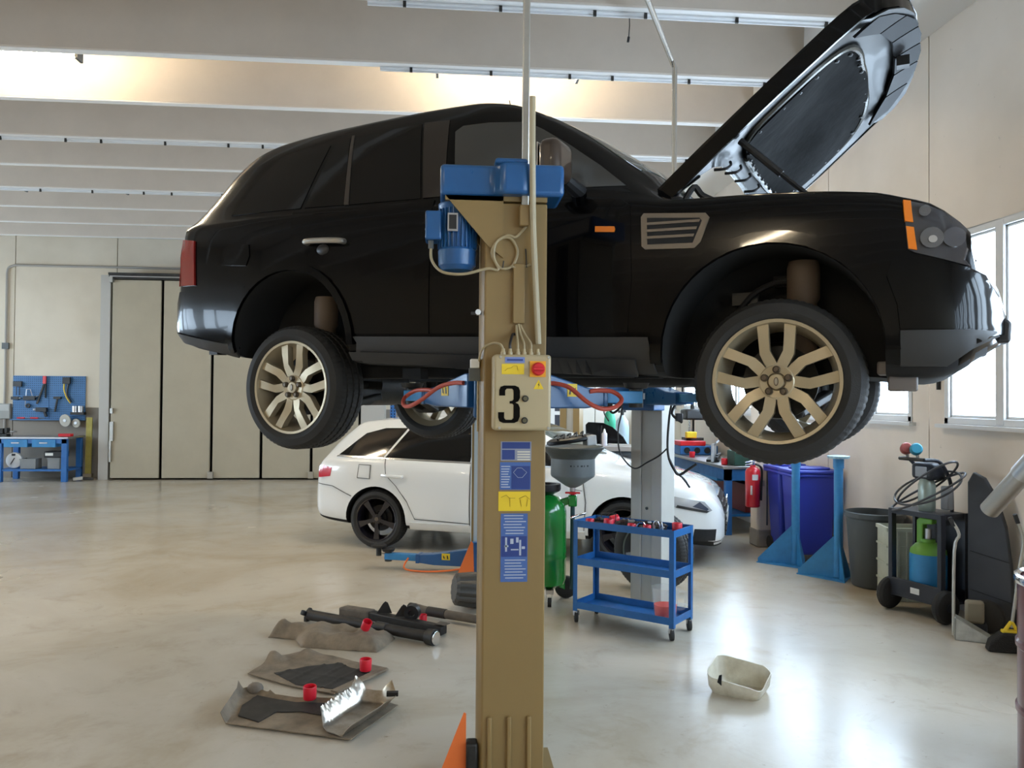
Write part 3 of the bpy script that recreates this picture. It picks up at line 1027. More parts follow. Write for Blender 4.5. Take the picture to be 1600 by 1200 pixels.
# engine bay clutter seen over the wing edge
MB().box((-.1, -.72, 1.05), (.42, .72, 1.16)).build('front_panel', M_BLK, suv, bevel=.02)
MB().tube(smooth_path([(-.45, -.76, 1.21), (-.40, -.74, 1.30), (-.36, -.72, 1.26), (-.28, -.70, 1.22)], 5), .016, 8).build('bonnet_hinge', M_BLK, suv)

# bonnet: outer skin, side flange, pad, plastic front trim, clips, gas strut
HA = R(40.4)
HX, HZ = -.545, 1.245


def hood_pt(u, v, w):
    """u along the bonnet from the hinge, v across, w above its inner face"""
    return (HX + u * math.cos(HA) - w * math.sin(HA), v, HZ + u * math.sin(HA) + w * math.cos(HA))


def hood_out():
    p = [(.0, -.80), (.3, -.815), (.7, -.805), (1.0, -.78), (1.15, -.755), (1.27, -.69), (1.345, -.58), (1.40, -.42), (1.435, -.22), (1.445, 0)]
    q = [(u, -v) for u, v in reversed(p[:-1])]
    rear = [(.10, .775), (.20, .735), (.275, .66), (.315, .5), (.33, .28), (.335, 0), (.33, -.28), (.315, -.5), (.275, -.66), (.20, -.735), (.10, -.775)]
    return p + q + rear


def crown(u, v):
    return .055 * (1 - (v / .8) ** 2) * (1 if u > 0 else 1) - .10 * max(0, (u - 1.08) / .36) ** 2


ho = hood_out()
ms = sheet([(u, v) for u, v in ho], lambda u, v: .035 + crown(u, v), .012, .07)
ms.v = [hood_pt(*p) for p in ms.v]
hood = ms.build('bonnet', M_PAINT, suv)
b = densify(ho, .05)
n = len(b)
mb = MB()
for u, v in b:
    mb.v.append(hood_pt(u, v, .04 + crown(u, v)))
for u, v in b:
    k = .955 if abs(v) > .3 else .965
    mb.v.append(hood_pt(u + (-.035 if u > 1.2 else 0), v * .985, (-.032 + crown(u, v) * .4) if u > .36 or abs(v) > .70 else .012 + crown(u, v)))
for u, v in b:
    mb.v.append(hood_pt(u + (-.05 if u > 1.2 else 0), v * .965, (-.032 + crown(u, v) * .4) if u > .36 or abs(v) > .70 else .012 + crown(u, v)))
for i in range(n):
    j = (i + 1) % n
    mb.f += [(i, j, n + j, n + i), (n + i, n + j, 2 * n + j, 2 * n + i)]
mb.m = [0] * len(mb.f)
mb.build('bonnet_flange', M_PAINT, hood)
M_INNER = mat('bonnet_inner_paint', (.010, .010, .010), .42, coat=.05, spec=.15)
inn = [(u * .98 + .004, v * .965) for u, v in ho]
ms = sheet(inn, lambda u, v: -.012 + crown(u, v) + .02 * math.cos(v * 4.2) - (.02 if u > 1.16 else 0), .008, .05)
ms.v = [hood_pt(*p) for p in ms.v]
ms.build('inner_panel', M_INNER, hood)
pad = [(.37, -.50), (.45, -.585), (.60, -.60), (.80, -.585), (.92, -.54), (1.0, -.45), (1.045, -.3), (1.06, 0), (1.045, .3), (1.0, .45), (.92, .54), (.80, .585), (.60, .60), (.45, .585), (.37, .50), (.345, .3), (.34, 0), (.345, -.3)]
pad = [(.42 + (u - .34) * 1.0, v * 1.08) for u, v in pad]
M_PAD = mat('insulation_pad', (.006, .0058, .0055), .9, spec=.08, var=.4, scale=5, bump=.5, bscale=9)
ms = sheet(pad, lambda u, v: -.045 + crown(u, v) + .012 * math.sin(u * 9 + 1) * math.cos(v * 7) + .014 * math.sin(v * 5 + u * 3), .02, .045)
ms.v = [hood_pt(*p) for p in ms.v]
po = ms.build('insulation_pad', M_PAD, hood)
mb = MB()
for i, (u, v) in enumerate(densify(pad, .12)):
    x = hood_pt(u * .96 + .025, v * .95, -.05 + crown(u, v))
    mb.ball(x, .013, 8, sc=(1, 1, .6))
o = mb.build('pad_clips', M_BLK, po)
o['kind'] = 'stuff'
MB().tube(smooth_path([hood_pt(u + .0, v * 1.02, -.038 + crown(u, v)) for u, v in densify(pad, .15)], 3), .016, 8, closed=False).build('pad_rim', M_FOIL if 0 else mat('bright_inner_rim', (.07, .068, .06), .25, metal=.4), po)
for k in range(6):                                    # segmented black trim along the front edge
    v0, v1 = -.66 + k * .22, -.66 + k * .22 + .205
    uu = lambda v: 1.445 - .24 * (abs(v) / .7) ** 2.6
    ms = sheet([(uu(v0) - .16, v0), (uu(v1) - .16, v1), (uu(v1) - .035, v1), (uu((v0 + v1) / 2) - .03, (v0 + v1) / 2), (uu(v0) - .035, v0)], lambda u, v: -.052 + crown(u, v) * .6, .014, .05)
    ms.v = [hood_pt(*p) for p in ms.v]
    ms.build('front_trim', mat('front_trim_grey', (.009, .009, .010), .55, spec=.1) if k % 2 else mat('front_trim_plastic', (.012, .012, .013), .5, spec=.1), hood)
for u, v in ((.29, -.60), (.318, -.45), (.332, -.25), (.336, .0), (.332, .25), (.318, .45)):
    MB().tube(smooth_path([hood_pt(u - .02, v, -.01), hood_pt(u + .02, v, -.045), hood_pt(u + .05, v + .02, -.045), hood_pt(u + .06, v + .03, -.025)], 3), .007, 6).build('seal_clip', M_BLK, hood)
MB().tube([hood_pt(u, v, .01 + crown(u, v)) for u, v in smooth_path([(x, y, 0) for x, y in ho[-11:]], 4) for u, v in [(u, v)]] if 0 else [hood_pt(p.x, p.y, .012 + crown(p.x, p.y)) for p in smooth_path([(x, y, 0) for x, y in ho[-11:]], 4)], .016, 8).build('rear_edge', mat('bright_inner_rim', (.3, .29, .26), .2), hood)
MB().box((-.03, -.03, 0), (.03, .03, .05)).build('latch', M_DARK, hood).location = hood_pt(1.28, 0, -.10)
MB().tube([hood_pt(.44, -.70, -.03), (.22, -.66, 1.12)], .012, 8).tube([hood_pt(.44, -.70, -.03), Vector(hood_pt(.44, -.70, -.03)).lerp(Vector((.22, -.66, 1.12)), .45)], .017, 8).build('gas_strut', M_BLK, suv)
# wheels and running gear
SUVW = wheel_meshes('suv', .367, .265, .272, 'twin', [M_ALLOY])
for x, z in ((0, .37), (-2.744, .34)):
    for s in (-1, 1):
        make_wheel(suv, (x, s * .765, z), s > 0, SUVW)
        MB().lathe([(.0, .10), (.06, .10), (.06, .36), (.072, .38), (.072, .52), (.064, .55), (0, .55)], (x + .09, s * .68, z), n=24).build('air_spring', mat('rubber_bellow', (.12, .085, .06), .6), suv)
        MB().cyl((x + .02, s * .56, z - .06), (x + .02, s * .50, z + .1), .03, n=12).build('damper', M_DARK, suv)
        MB().bar((x - .03, s * .62, z - .14), (x - .10, s * .22, z - .05), .07, .045).bar((x + .06, s * .62, z - .14), (x + .16, s * .22, z - .05), .06, .045).build('control_arm', M_DARK, suv, bevel=.01)
        MB().bar((x, s * .60, z + .17), (x - .08, s * .3, z + .20), .05, .035).build('upper_arm', M_DARK, suv, bevel=.008)
        MB().cyl((x, s * .60, z), (x, s * .12, z + .03), .028, n=12).build('drive_shaft', M_DARK, suv)
        MB().box((x - .09, s * .56, z - .17), (x + .09, s * .66, z + .19)).build('knuckle', M_DARK, suv, bevel=.03)
MB().tube(smooth_path([(.12, -.64, .78), (.02, -.66, .84), (-.12, -.64, .80), (-.22, -.62, .70), (-.30, -.66, .60)], 4), .014, 8).build('brake_hose', M_BLK, suv)
MB().box((-.24, -.62, .74), (-.12, -.58, .80)).box((-.05, -.62, .82), (.06, -.58, .87)).build('hose_bracket', M_DARK, suv)
for s in (-1, 1):
    MB().box((-3.4, s * .48 - .05, .40), (.55, s * .48 + .05, .52)).build('chassis_rail', M_BLKM, suv, bevel=.01)
MB().box((-1.5, -.35, .36), (-.5, .35, .46)).build('gearbox_tray', M_BLKM, suv, bevel=.04)
MB().cyl((-2.744, -.16, .37), (-2.744, .16, .37), .14, n=24).build('differential', M_DARK, suv)
MB().tube(smooth_path([(-.6, .25, .40), (-1.4, .28, .40), (-2.2, .3, .42), (-2.7, .55, .52), (-3.5, .5, .55)], 5), .04, 10).build('exhaust_pipe', M_RUST, suv)
for x in (-1.98, -.62):
    for s in (-1, 1):
        MB().box((x - .06, s * .72 - .04, .39), (x + .06, s * .72 + .04, .45)).build('jacking_block', M_BLKM, suv)

# ------------------------------------------------------------------ the white estate car
AU_H = R(-21.0)


def AX(P):
    """lengthwise proportions of the estate car: shorter tail, longer nose"""
    return [(*((x * 1.10,) if x > 0 else ((x * .965,) if x > -2.78 else (-2.683 + (x + 2.78) * .78,))), *r) for x, *r in P]


c_, s_ = math.cos(AU_H), math.sin(AU_H)
rc = W(588, 857)
AU_O = Vector((rc.x + 2.683 * c_ - .86 * s_, rc.y + 2.683 * s_ + .86 * c_, 0))
au = thing('white_estate_car', 'white estate car with black five-spoke wheels parked behind the lift columns', 'car', AU_O, AU_H)
AU_T = AX([(-3.82, .58, .42, .62, .5, .65, .67), (-3.79, .72, .36, .70, .58, .73, .75), (-3.75, .80, .32, .80, .64, .83, .85), (-3.70, .84, .29, .90, .64, .95, .98), (-3.60, .865, .27, .955, .62, 1.07, 1.10),
        (-3.35, .89, .25, .965, .60, 1.245, 1.285), (-3.18, .90, .24, .965, .585, 1.335, 1.375), (-2.9, .905, .23, .96, .58, 1.36, 1.405), (-2.2, .91, .22, .945, .58, 1.395, 1.44), (-1.5, .91, .22, .93, .58, 1.385, 1.435),
        (-1.1, .91, .22, .918, .60, 1.295, 1.365), (-.7, .91, .22, .905, .66, 1.12, 1.215), (-.35, .91, .22, .89, .74, .96, 1.04), (-.2, .91, .22, .88, .78, .91, .975), (.2, .905, .22, .835, .78, .855, .92),
        (.5, .87, .22, .77, .74, .795, .84), (.7, .80, .20, .71, .66, .73, .76), (.78, .74, .19, .65, .60, .67, .70), (.84, .64, .20, .56, .52, .58, .60), (.87, .54, .24, .48, .44, .5, .52)])
ba, AB, AT = body_mesh('body', AU_T, [(0, .32, .355, .05, .60), (-2.683, .32, .355, .05, .60)], [M_WPAINT, M_WELL])
link('body', ba, au)
both(AB, 'rear_quarter_window', AX([(-3.40, 1.0), (-2.72, .985), (-2.50, 1.30), (-2.78, 1.295), (-3.06, 1.235)]), M_GLASSD, au, .003)
both(AB, 'rear_door_window', AX([(-2.69, .985), (-1.68, .965), (-1.68, 1.335), (-2.46, 1.305)]), M_GLASSD, au, .003)
both(AB, 'front_door_window', AX([(-1.62, .965), (-.55, .945), (-.80, 1.08), (-1.15, 1.27), (-1.62, 1.335)]), M_GLASSD, au, .003)
both(AB, 'chrome_strip', AX([(-3.43, .978), (-.55, .925), (-.55, .938), (-3.41, .993)]), M_CHROME, au, .008)
patch(AB, AX([(-1.16, -.5), (-1.2, 0), (-1.16, .5), (-.45, .66), (-.33, 0), (-.45, -.66)]), 'z', .004, .01, .08).build('windscreen', M_WSHIELD, au)
both(AB, 'rear_door', AX([(-1.67, .33), (-2.32, .36), (-2.40, .55), (-2.55, .70), (-2.66, .80), (-2.68, .965), (-1.67, .945)]), M_WPAINT, au, .005, .02, .06)
both(AB, 'front_door', AX([(-1.65, .33), (-.42, .33), (-.40, .60), (-.45, .92), (-1.65, .945)]), M_WPAINT, au, .005, .02, .06)
both(AB, 'fuel_flap', AX([(-3.08, .77), (-2.88, .76), (-2.87, .90), (-3.06, .91)]), M_WPAINT, au, .005, .01)
for s in (-1, 1):
    for hx in (-2.48, -1.45):
        y = s * (AT[0](hx) + .0)
        MB().tube(smooth_path([(hx - .11, y - s * .01, .80), (hx - .09, y + s * .03, .80), (hx + .09, y + s * .03, .79), (hx + .11, y - s * .01, .79)], 3), .019, 8).build('door_handle', M_WPAINT, au)
    MB().ball((-.62, s * 1.0, .97), .09, 14, sc=(.8, 1.1, .75)).build('mirror', M_WPAINT, au)
both(AB, 'tail_lamp', AX([(-3.70, .745), (-3.50, .765), (-3.48, .86), (-3.66, .885), (-3.70, .87)]), mat('bright_red_lens', (.55, .01, .03), .15, coat=1), au, .008, .015)
both(AB, 'sill_trim', AX([(-2.38, .24), (-.40, .24), (-.40, .31), (-2.36, .31)]), M_WPAINT, au, .015)
M_AHL = mat('clear_headlight', (.58, .60, .63), .12, metal=.4, coat=1)
both(AB, 'headlight', AX([(.42, .60), (.72, .535), (.765, .56), (.70, .645), (.42, .70)]), M_AHL, au, .006, .02)
both(AB, 'headlight_strip', AX([(.46, .59), (.72, .54), (.74, .555), (.47, .615)]), M_BLK, au, .010, .01)
both(AB, 'headlight_corner', AX([(.60, .60), (.72, .56), (.735, .575), (.66, .645)]), mat('dark_lamp', (.05, .06, .09), .2), au, .010, .01)
g = patch(AB, [(-.40, .27), (.40, .27), (.46, .50), (.40, .665), (-.40, .665), (-.46, .50)], 'x+', .010, .02, .06).build('grille', M_BLK, au)
for k in range(6):
    z = .31 + .058 * k
    patch(AB, [(-.40, z), (.40, z), (.40, z + .014), (-.40, z + .014)], 'x+', .018, .01, .08).build('grille_bar', M_CHROME if k == 5 else M_DARK, g)
for k in range(4):
    y = -.135 + .09 * k
    MB().lathe([(.038, -.005), (.05, -.005), (.05, .006), (.038, .006)], (.967, y, .575), (1, 0, 0), 24, close=True).build('emblem_ring', M_CHROME, g)
patch(AB, [(-.26, .385), (.26, .385), (.26, .49), (-.26, .49)], 'x+', .025, .01, .08).build('number_plate', M_WHITE, au)
for s in (-1, 1):
    both(AB, 'air_intake', AX([(.60, .27), (.79, .265), (.80, .375), (.62, .385)]), M_BLKM, au, .006, .02, sides='-' if s < 0 else '+')
M_SEAM = mat('door_gap', (.10, .10, .10), .7)


def strip(P, w=.007):
    """a thin band along a polyline"""
    a, b = [], []
    for i, p in enumerate(P):
        p0, p1 = Vector(P[max(0, i - 1)]), Vector(P[min(len(P) - 1, i + 1)])
        d = (p1 - p0).normalized()
        n_ = Vector((-d.y, d.x)) * w / 2
        a.append(tuple(Vector(p) + n_))
        b.append(tuple(Vector(p) - n_))
    return a + b[::-1]


for P in ([(-1.66, .31), (-1.66, .96)], [(-1.66, .325), (-2.30, .345), (-2.39, .52), (-2.53, .69), (-2.655, .80), (-2.68, .975)], [(-.41, .32), (-.39, .60), (-.44, .93)], [(-3.05, .76), (-2.87, .755), (-2.86, .90), (-3.04, .905), (-3.06, .76)], [(-3.70, .68), (-3.45, .66), (-3.15, .56)]):
    both(AB, 'panel_gap', AX(strip(P)), M_SEAM, au, .0075, .01, .05)
AUW = wheel_meshes('estate', .318, .225, .235, 'five', [mat('black_alloy', (.010, .009, .014), .25, coat=.6)])
for x in (0, -2.683):
    for s in (-1, 1):
        make_wheel(au, (x, s * .775, .318), s > 0, AUW)

# ------------------------------------------------------------------ near lift column with its drive, control box and arms
NC = D(802, 620, 3.45)
col = thing('lift_column', 'beige lift column in front of the black car with blue motor and ivory control box', 'lift column', (NC.x, NC.y, 0))


def lp(px, py):
    """column front face: picture measurements turned into metres across and up"""
    return ((px - 802) / 362.0, 1.65 + (620 - py) / 362.0)


def cb(px, py):
    return ((px - 802) / 378.0, 1.65 + (620 - py) / 378.0)


MB().prism([(-.142, .03), (-.125, 0), (.142, 0), (.142, .22), (.05, .22), (.05, .19), (.11, .19), (.11, .03), (-.11, .03), (-.11, .19), (-.05, .19), (-.05, .22), (-.142, .22)], 0, 2.49, 'xy').build('post', M_BEIGE, col, bevel=.006)
MB().box((-.20, -.04, 0), (.20, .30, .016)).build('base_plate', M_BEIGE, col)
for px in (769, 799, 830):
    MB().box((lp(px, 0)[0] - .010, -.016, .016), (lp(px, 0)[0] + .010, .004, .285)).build('stiffener_rib', M_BEIGE, col, bevel=.006)
cov = MB().prism([(-.322, -.01), (-.095, -.01), (-.06, -.075), (.045, -.075), (.07, -.045), (.21, -.045), (.212, .20), (-.322, .20)], 2.515, 2.652, 'xy').build('gearbox_cover', M_BLUE, col, bevel=.018, seg=3)
MB().box((-.09, -.068, 2.645), (.05, .19, 2.668)).build('cover_lid', M_BLUE, cov, bevel=.012)
MB().prism([(-.30, 2.515), (-.05, 2.515), (-.05, 2.25), (-.115, 2.30)], -.012, -.002, 'xz').prism([(-.30, 2.515), (-.05, 2.515), (-.05, 2.27), (-.115, 2.30)], .16, .17, 'xz').box((-.30, -.012, 2.495), (.14, .20, 2.515)).build('motor_bracket', M_BEIGE, col)
mo = MB().lathe([(.0, 2.20), (.065, 2.205), (.082, 2.225), (.085, 2.29), (.078, 2.30), (.078, 2.47), (.085, 2.48), (.085, 2.495), (0, 2.495)], (-.245, .09, 0), n=32).build('motor', M_BLUE, col)
mb = MB()
for k in range(28):
    a = 2 * PI * k / 28
    c, s = math.cos(a), math.sin(a)
    mb.bar((-.245 + .081 * c, .09 + .081 * s, 2.30), (-.245 + .081 * c, .09 + .081 * s, 2.47), .004, .012, up=(c, s, 0))
mb.build('cooling_fins', M_BLUE, mo)['kind'] = 'stuff'
tb = MB().box((-.385, .02, 2.33), (-.315, .14, 2.455)).build('terminal_box', M_BLUE, mo, bevel=.008)
MB().cyl((-.36, .06, 2.33), (-.36, .06, 2.295), .012, n=10).build('cable_gland', M_GREYPL, tb)
x0, z0 = lp(701, 362)
x1, z1 = lp(717, 334)
npz = MB().box((x0 - .01, -.004, z0), (x1 - .01, .012, z1)).build('name_plate', M_STEEL, mo)
MB().box((x0 - .004, -.006, z0 + .008), (x1 - .016, -.003, z1 - .008)).build('plate_print', M_BLK, npz)
M_CABLE = mat('beige_cable', (.36, .29, .17), .5)
MB().tube(smooth_path([(-.36, .06, 2.30), (-.355, .04, 2.24), (-.31, -.005, 2.185), (-.22, -.02, 2.175), (-.12, -.02, 2.20), (-.07, -.014, 2.20), (-.10, -.014, 2.27), (-.07, -.014, 2.325), (-.02, -.014, 2.335), (.012, -.014, 2.28), (-.01, -.014, 2.215), (-.06, -.014, 2.205), (-.09, -.018, 2.25), (-.08, -.018, 2.315), (-.03, -.018, 2.345), (.005, -.018, 2.34), (.05, -.014, 2.39)], 5), .0062, 8).build('motor_cable', M_CABLE, col)
MB().tube(smooth_path([(-.01, -.02, 2.21), (.03, -.012, 2.21), (.07, -.008, 2.225)], 5), .005, 8).build('motor_cable', M_CABLE, col)
MB().tube([(.052, -.012, 2.21), (.047, -.012, 2.29)], .003, 6).build('cable_tie', M_BLK, col)
MB().tube([(-.052, -.022, 2.205), (-.048, -.022, 2.235)], .003, 6).build('cable_tie', M_BLK, col)
# conduit rising to the roof, its end box, and the pale hose beside it
MB().box((.028, -.034, 2.46), (.058, -.006, 5.2)).build('conduit_pole', M_GALV, col, bevel=.004)
MB().box((.018, -.045, 2.385), (.060, -.0, 2.475)).build('conduit_box', M_BEIGE, col, bevel=.004)
MB().tube(smooth_path([(.064, -.095, 2.92), (.064, -.095, 2.75), (.066, -.09, 2.66), (.075, -.05, 2.4), (.092, -.03, 2.1), (.105, -.02, 1.88)], 5), .0135, 10).build('pale_hose', mat('pale_hose', (.42, .36, .24), .4), col)
x0, z0 = lp(800, 505)
x1, z1 = lp(818, 412)
MB().box((x0, -.022, z0), (x1, 0, z1)).build('cable_channel', M_BEIGE, col, bevel=.003)
bx = MB().box((cb(766, 0)[0], -.14, cb(0, 672)[1]), (cb(857, 0)[0], -.002, cb(0, 553)[1])).build('control_box', M_IVORY, col, bevel=.012, seg=3)
for px in (783, 794, 806, 816, 827, 838):
    x = cb(px, 0)[0]
    z = cb(0, 553)[1]
    MB().lathe([(.011, 0), (.011, .012), (.008, .016), (.007, .028), (0, .028)], (x, -.075, z), n=12).build('cable_gland', M_IVORY, bx)
zt = cb(0, 545)[1]
for px, x2, z2 in ((806, .01, 1.96), (816, .018, 1.965), (827, .026, 1.962), (794, .006, 1.92)):
    x = cb(px, 0)[0]
    MB().tube(smooth_path([(x, -.075, zt), (x, -.07, zt + .03), ((x + x2) / 2, -.03, zt + .07), (x2, -.012, z2)], 5), .0055, 8).build('box_cable', M_BLK if px == 794 else M_CABLE, bx)
MB().tube(smooth_path([(cb(783, 0)[0], -.075, zt), (cb(778, 0)[0], -.07, zt + .025), (cb(765, 0)[0], -.03, zt + .03), (-.14, .0, zt), (-.15, .04, zt - .1), (-.15, .05, 1.5)], 5), .005, 8).build('box_cable', M_CABLE, bx)


def flat(parent, name, f, p0, p1, y, m, t=.0016):
    """a thin printed label between two measured corners"""
    a, b = f(*p0), f(*p1)
    return MB().box((min(a[0], b[0]), y - t, min(a[1], b[1])), (max(a[0], b[0]), y + .0005, max(a[1], b[1]))).build(name, m, parent)


YB0 = -.140
M_LBL = mat('blue_label', (.06, .13, .36), .4, var=.1, scale=30)
M_LBLD = mat('dark_blue_label', (.02, .045, .20), .4)
M_LBLP = mat('pale_print', (.42, .46, .55), .5)
l = flat(bx, 'blue_sticker', cb, (784, 557), (815, 566), YB0, mat('pale_blue_label', (.17, .23, .50), .4))
flat(l, 'print', cb, (787, 560), (812, 563), YB0 - .0016, M_LBLD, .0006)
l = flat(bx, 'yellow_sticker', cb, (779, 568), (814, 584), YB0, M_YEL)
mb = MB()
P = [cb(*p) for p in ((784, 579), (788, 575), (794, 574), (797, 571), (803, 571), (804, 578))]
for a, b in zip(P[:-1], P[1:]):
    mb.bar((a[0], YB0 - .002, a[1]), (b[0], YB0 - .002, b[1]), .0012, .0025, up=(0, 1, 0))
mb.build('print', mat('ochre_print', (.25, .15, .0), .5), l)
sw = flat(bx, 'switch_plate', cb, (823, 563), (848, 588), YB0, mat('amber_plate', (.80, .36, .015), .4), .006)
cx, cz = cb(836, 575.5)
MB().lathe([(.028, 0), (.027, .012), (.022, .018), (0, .018)], (cx, YB0 - .006, cz), (0, -1, 0), 28).build('main_switch', M_RED, sw)
MB().box((cx - .024, YB0 - .036, cz - .007), (cx + .024, YB0 - .02, cz + .007)).build('switch_grip', M_RED, sw, bevel=.004)
MB().prism([cb(829, 607), cb(845, 607), cb(837, 592)], YB0 - .0016, YB0 + .0005, 'xz').build('warning_triangle', M_YEL, bx)
a, b, c, d = cb(838.5, 595.5), cb(835.8, 600.5), cb(838, 600.5), cb(836, 606)
MB().prism([a, b, (c[0] - .001, c[1] - .001), d, (c[0] + .002, c[1] + .002), (b[0] + .004, b[1] + .002)], YB0 - .0024, YB0 - .0014, 'xz').build('print', M_BLK, bx)
three = [(272, 525), (272, 470), (285, 443), (318, 430), (420, 430), (455, 445), (468, 480), (467, 545), (452, 578), (425, 590), (452, 603), (467, 640), (467, 722), (450, 765), (415, 781), (310, 781), (275, 766), (263, 730), (263, 680), (320, 680), (320, 735), (335, 751), (390, 751), (408, 735), (408, 612), (396, 601), (370, 599), (370, 576), (396, 573), (408, 560), (408, 477), (394, 460), (342, 460), (328, 477), (328, 525)]
MB().prism([cb(730 + x / 6, 530 + y / 6) for x, y in three], YB0 - .0018, YB0 + .0005, 'xz').build('number_three', mat('black_print', (.006, .005, .004), .8, spec=.05), bx)
for px, py in ((816, 622), (815, 656)):
    x, z = cb(px, py)
    k = MB().lathe([(.0135, 0), (.0135, .010), (.011, .013), (0, .013)], (x, YB0, z), (0, -1, 0), 20).build('push_button', M_BLK, bx)
    MB().lathe([(.0085, .010), (.0085, .016), (0, .016)], (x, YB0, z), (0, -1, 0), 16).build('button_cap', mat('olive_button', (.10, .085, .04), .4), k)
for px, py in ((777, 557), (853, 557), (776, 668), (853, 668)):
    x, z = cb(px, py)
    MB().lathe([(.006, 0), (.005, .003), (0, .003)], (x, YB0, z), (0, -1, 0), 10).build('screw', M_GALV, bx)
# stickers down the post
l = flat(col, 'rating_plate', lp, (783, 689), (831, 719), 0, mat('rating_plate', (.30, .32, .40), .3, metal=.4))
flat(l, 'print', lp, (785, 690), (829, 700), -.0016, M_LBLD, .0006)
flat(l, 'print', lp, (785, 702), (805, 717), -.0016, M_LBLD, .0006)
for k in range(4):
    flat(l, 'print', lp, (809, 704 + k * 4), (829, 706 + k * 4), -.0016, mat('cream_print', (.70, .66, .55), .5), .0006)
l = flat(col, 'blue_label', lp, (782, 721), (830, 764), 0, M_LBL)
flat(l, 'print', lp, (800, 727), (829, 763), -.0016, M_LBLD, .0005)
for k in range(9):
    flat(l, 'print', lp, (784, 727 + k * 4), (798 - (k * 5) % 4, 728.6 + k * 4), -.0016, M_LBLP, .0005)
mb = MB()
P = [lp(*p) for p in ((803, 737), (809, 730), (816, 730), (824, 737), (817, 745), (810, 745), (803, 737))]
for a, b in zip(P[:-1], P[1:]):
    mb.bar((a[0], -.0025, a[1]), (b[0], -.0025, b[1]), .0012, .004, up=(0, 1, 0))
mb.build('diagram', M_LBLP, l)
l = flat(col, 'yellow_label', lp, (780, 767), (830, 797), 0, M_YEL)
mb = MB()
for P in (((784, 776), (792, 772), (797, 777), (806, 777)), ((798, 776), (798, 790)), ((812, 778), (822, 773), (829, 779)), ((814, 779), (816, 790)), ((826, 779), (824, 790))):
    P = [lp(*p) for p in P]
    for a, b in zip(P[:-1], P[1:]):
        mb.bar((a[0], -.002, a[1]), (b[0], -.002, b[1]), .0012, .004, up=(0, 1, 0))
mb.build('print', mat('ochre_print', (.25, .15, .0), .5), l)
l = flat(col, 'long_blue_label', lp, (784, 801), (826, 907), 0, M_LBL)
flat(l, 'print', lp, (785, 836), (825, 868), -.0016, M_LBLD, .0005)
rr = random.Random(3)
for k in range(22):
    y = 803.5 + k * 4.6
    if not 834 < y < 868:
        flat(l, 'print', lp, (788 + rr.random() * 4, y), (824 - rr.random() * 9, y + 1.5), -.0016, M_LBLP, .0005)
for x0, y0, x1, y1 in ((791, 838, 794, 860), (790, 850, 796, 853), (799, 840, 804, 848), (808, 838, 812, 846), (813, 842, 816, 866), (800, 856, 812, 858), (817, 852, 822, 856)):
    flat(l, 'diagram', lp, (x0, y0), (x1, y1), -.002, M_LBLP, .0005)
# carriage behind the post, limit switch, guards
MB().box((-.16, .20, 1.555), (.16, .34, 1.82)).build('carriage', M_BLUE, col, bevel=.008)
MB().box((-.185, .02, 1.775), (-.145, .09, 1.815)).build('safety_catch', M_WHITE, col, bevel=.004)
MB().box((-.190, .03, 1.72), (-.142, .09, 1.775)).build('catch_bracket', M_GREYPL, col)
MB().lathe([(.012, 0), (.012, .03), (0, .03)], (-.155, -.01, 2.015), (0, 1, 0), 14).build('limit_switch', M_WHITE, col)
MB().bar((-.185, .0, 2.01), (-.14, .0, 2.01), .01, .012).build('switch_lever', M_DARK, col)
MB().prism([(-.315, .0), (-.19, 0), (-.19, .288), (-.20, .292)], .03, .036, 'xz').build('foot_guard', M_ORG, col)
MB().box((-.19, .0, .05), (-.14, .07, .17)).build('guard_bracket', M_DARK, col, bevel=.01)


def lift_arm(parent, p0, p1, label=None, bar=True, side=1, w0=.16, bowl=True, hang=.0):
    """swivel arm: tapered web, inner tube, pad and the red foot-guard bar, from pivot p0 to tip p1 (parent's coordinates)"""
    p0, p1 = Vector(p0), Vector(p1)
    d = p1 - p0
    Ln = d.length
    M4 = Matrix.Translation(p0) @ Matrix.Rotation(math.atan2(d.y, d.x), 4, 'Z')
    o = MB().prism([(0, -.065), (.0, .095), (.04, .095), (Ln * .42, .035), (Ln * .60, .025), (Ln * .60, -.05), (Ln * .42, -.065)], -.06, .06, 'xz').build('lift_arm', M_BLUE, parent, bevel=.006)
    o.matrix_local = M4
    MB().box((Ln * .5, -.042, -.04), (Ln * .98, .042, .02)).build('inner_tube', M_BLUEL, o, bevel=.005)
    MB().box((Ln * .58, -.065, -.055), (Ln * .62, .065, .03)).build('tube_collar', M_BLUE, o, bevel=.004)
    pd = MB().lathe([(.035, -.06), (.035, .03), (.055, .035), (.065, .06), (0, .06)], (Ln * .95, 0, 0), n=20).build('lift_pad', M_DARK, o)
    MB().box((Ln * .98, -.02, -.02), (Ln * 1.02, .02, .01)).build('tube_end', M_STEEL, o)
    if bar:
        s = -side
        MB().tube(smooth_path([(.03, s * .065, .05), (Ln * .12, s * .085, .05), (Ln * .22, s * .12, .03), (Ln * .34, s * .17, -.035), (Ln * .46, s * .19, -.065), (Ln * .60, s * .17, -.055), (Ln * .69, s * .13, -.02), (Ln * .64, s * .09, .015), (Ln * .52, s * .07, .02), (Ln * .45, s * .06, .015)], 5), .0105, 10).build('guard_bar', M_REDH, o)
    st = MB().box((Ln * .24, -.0625 if side > 0 else .060, -.01), (Ln * .33, -.060 if side > 0 else .0625, .05)).build('yellow_sticker', M_YEL, o)
    y = -.0635 if side > 0 else .0630
    MB().prism([(Ln * .255, .0), (Ln * .27, .0), (Ln * .275, .035), (Ln * .262, .03)], y, y + .0015, 'xz').prism([(Ln * .295, .0), (Ln * .31, .005), (Ln * .318, .035), (Ln * .30, .02)], y, y + .0015, 'xz').build('print', M_BLK, st)
    return o


MI = Matrix.Translation(SUV_O) @ Matrix.Rotation(SUV_H, 4, 'Z')


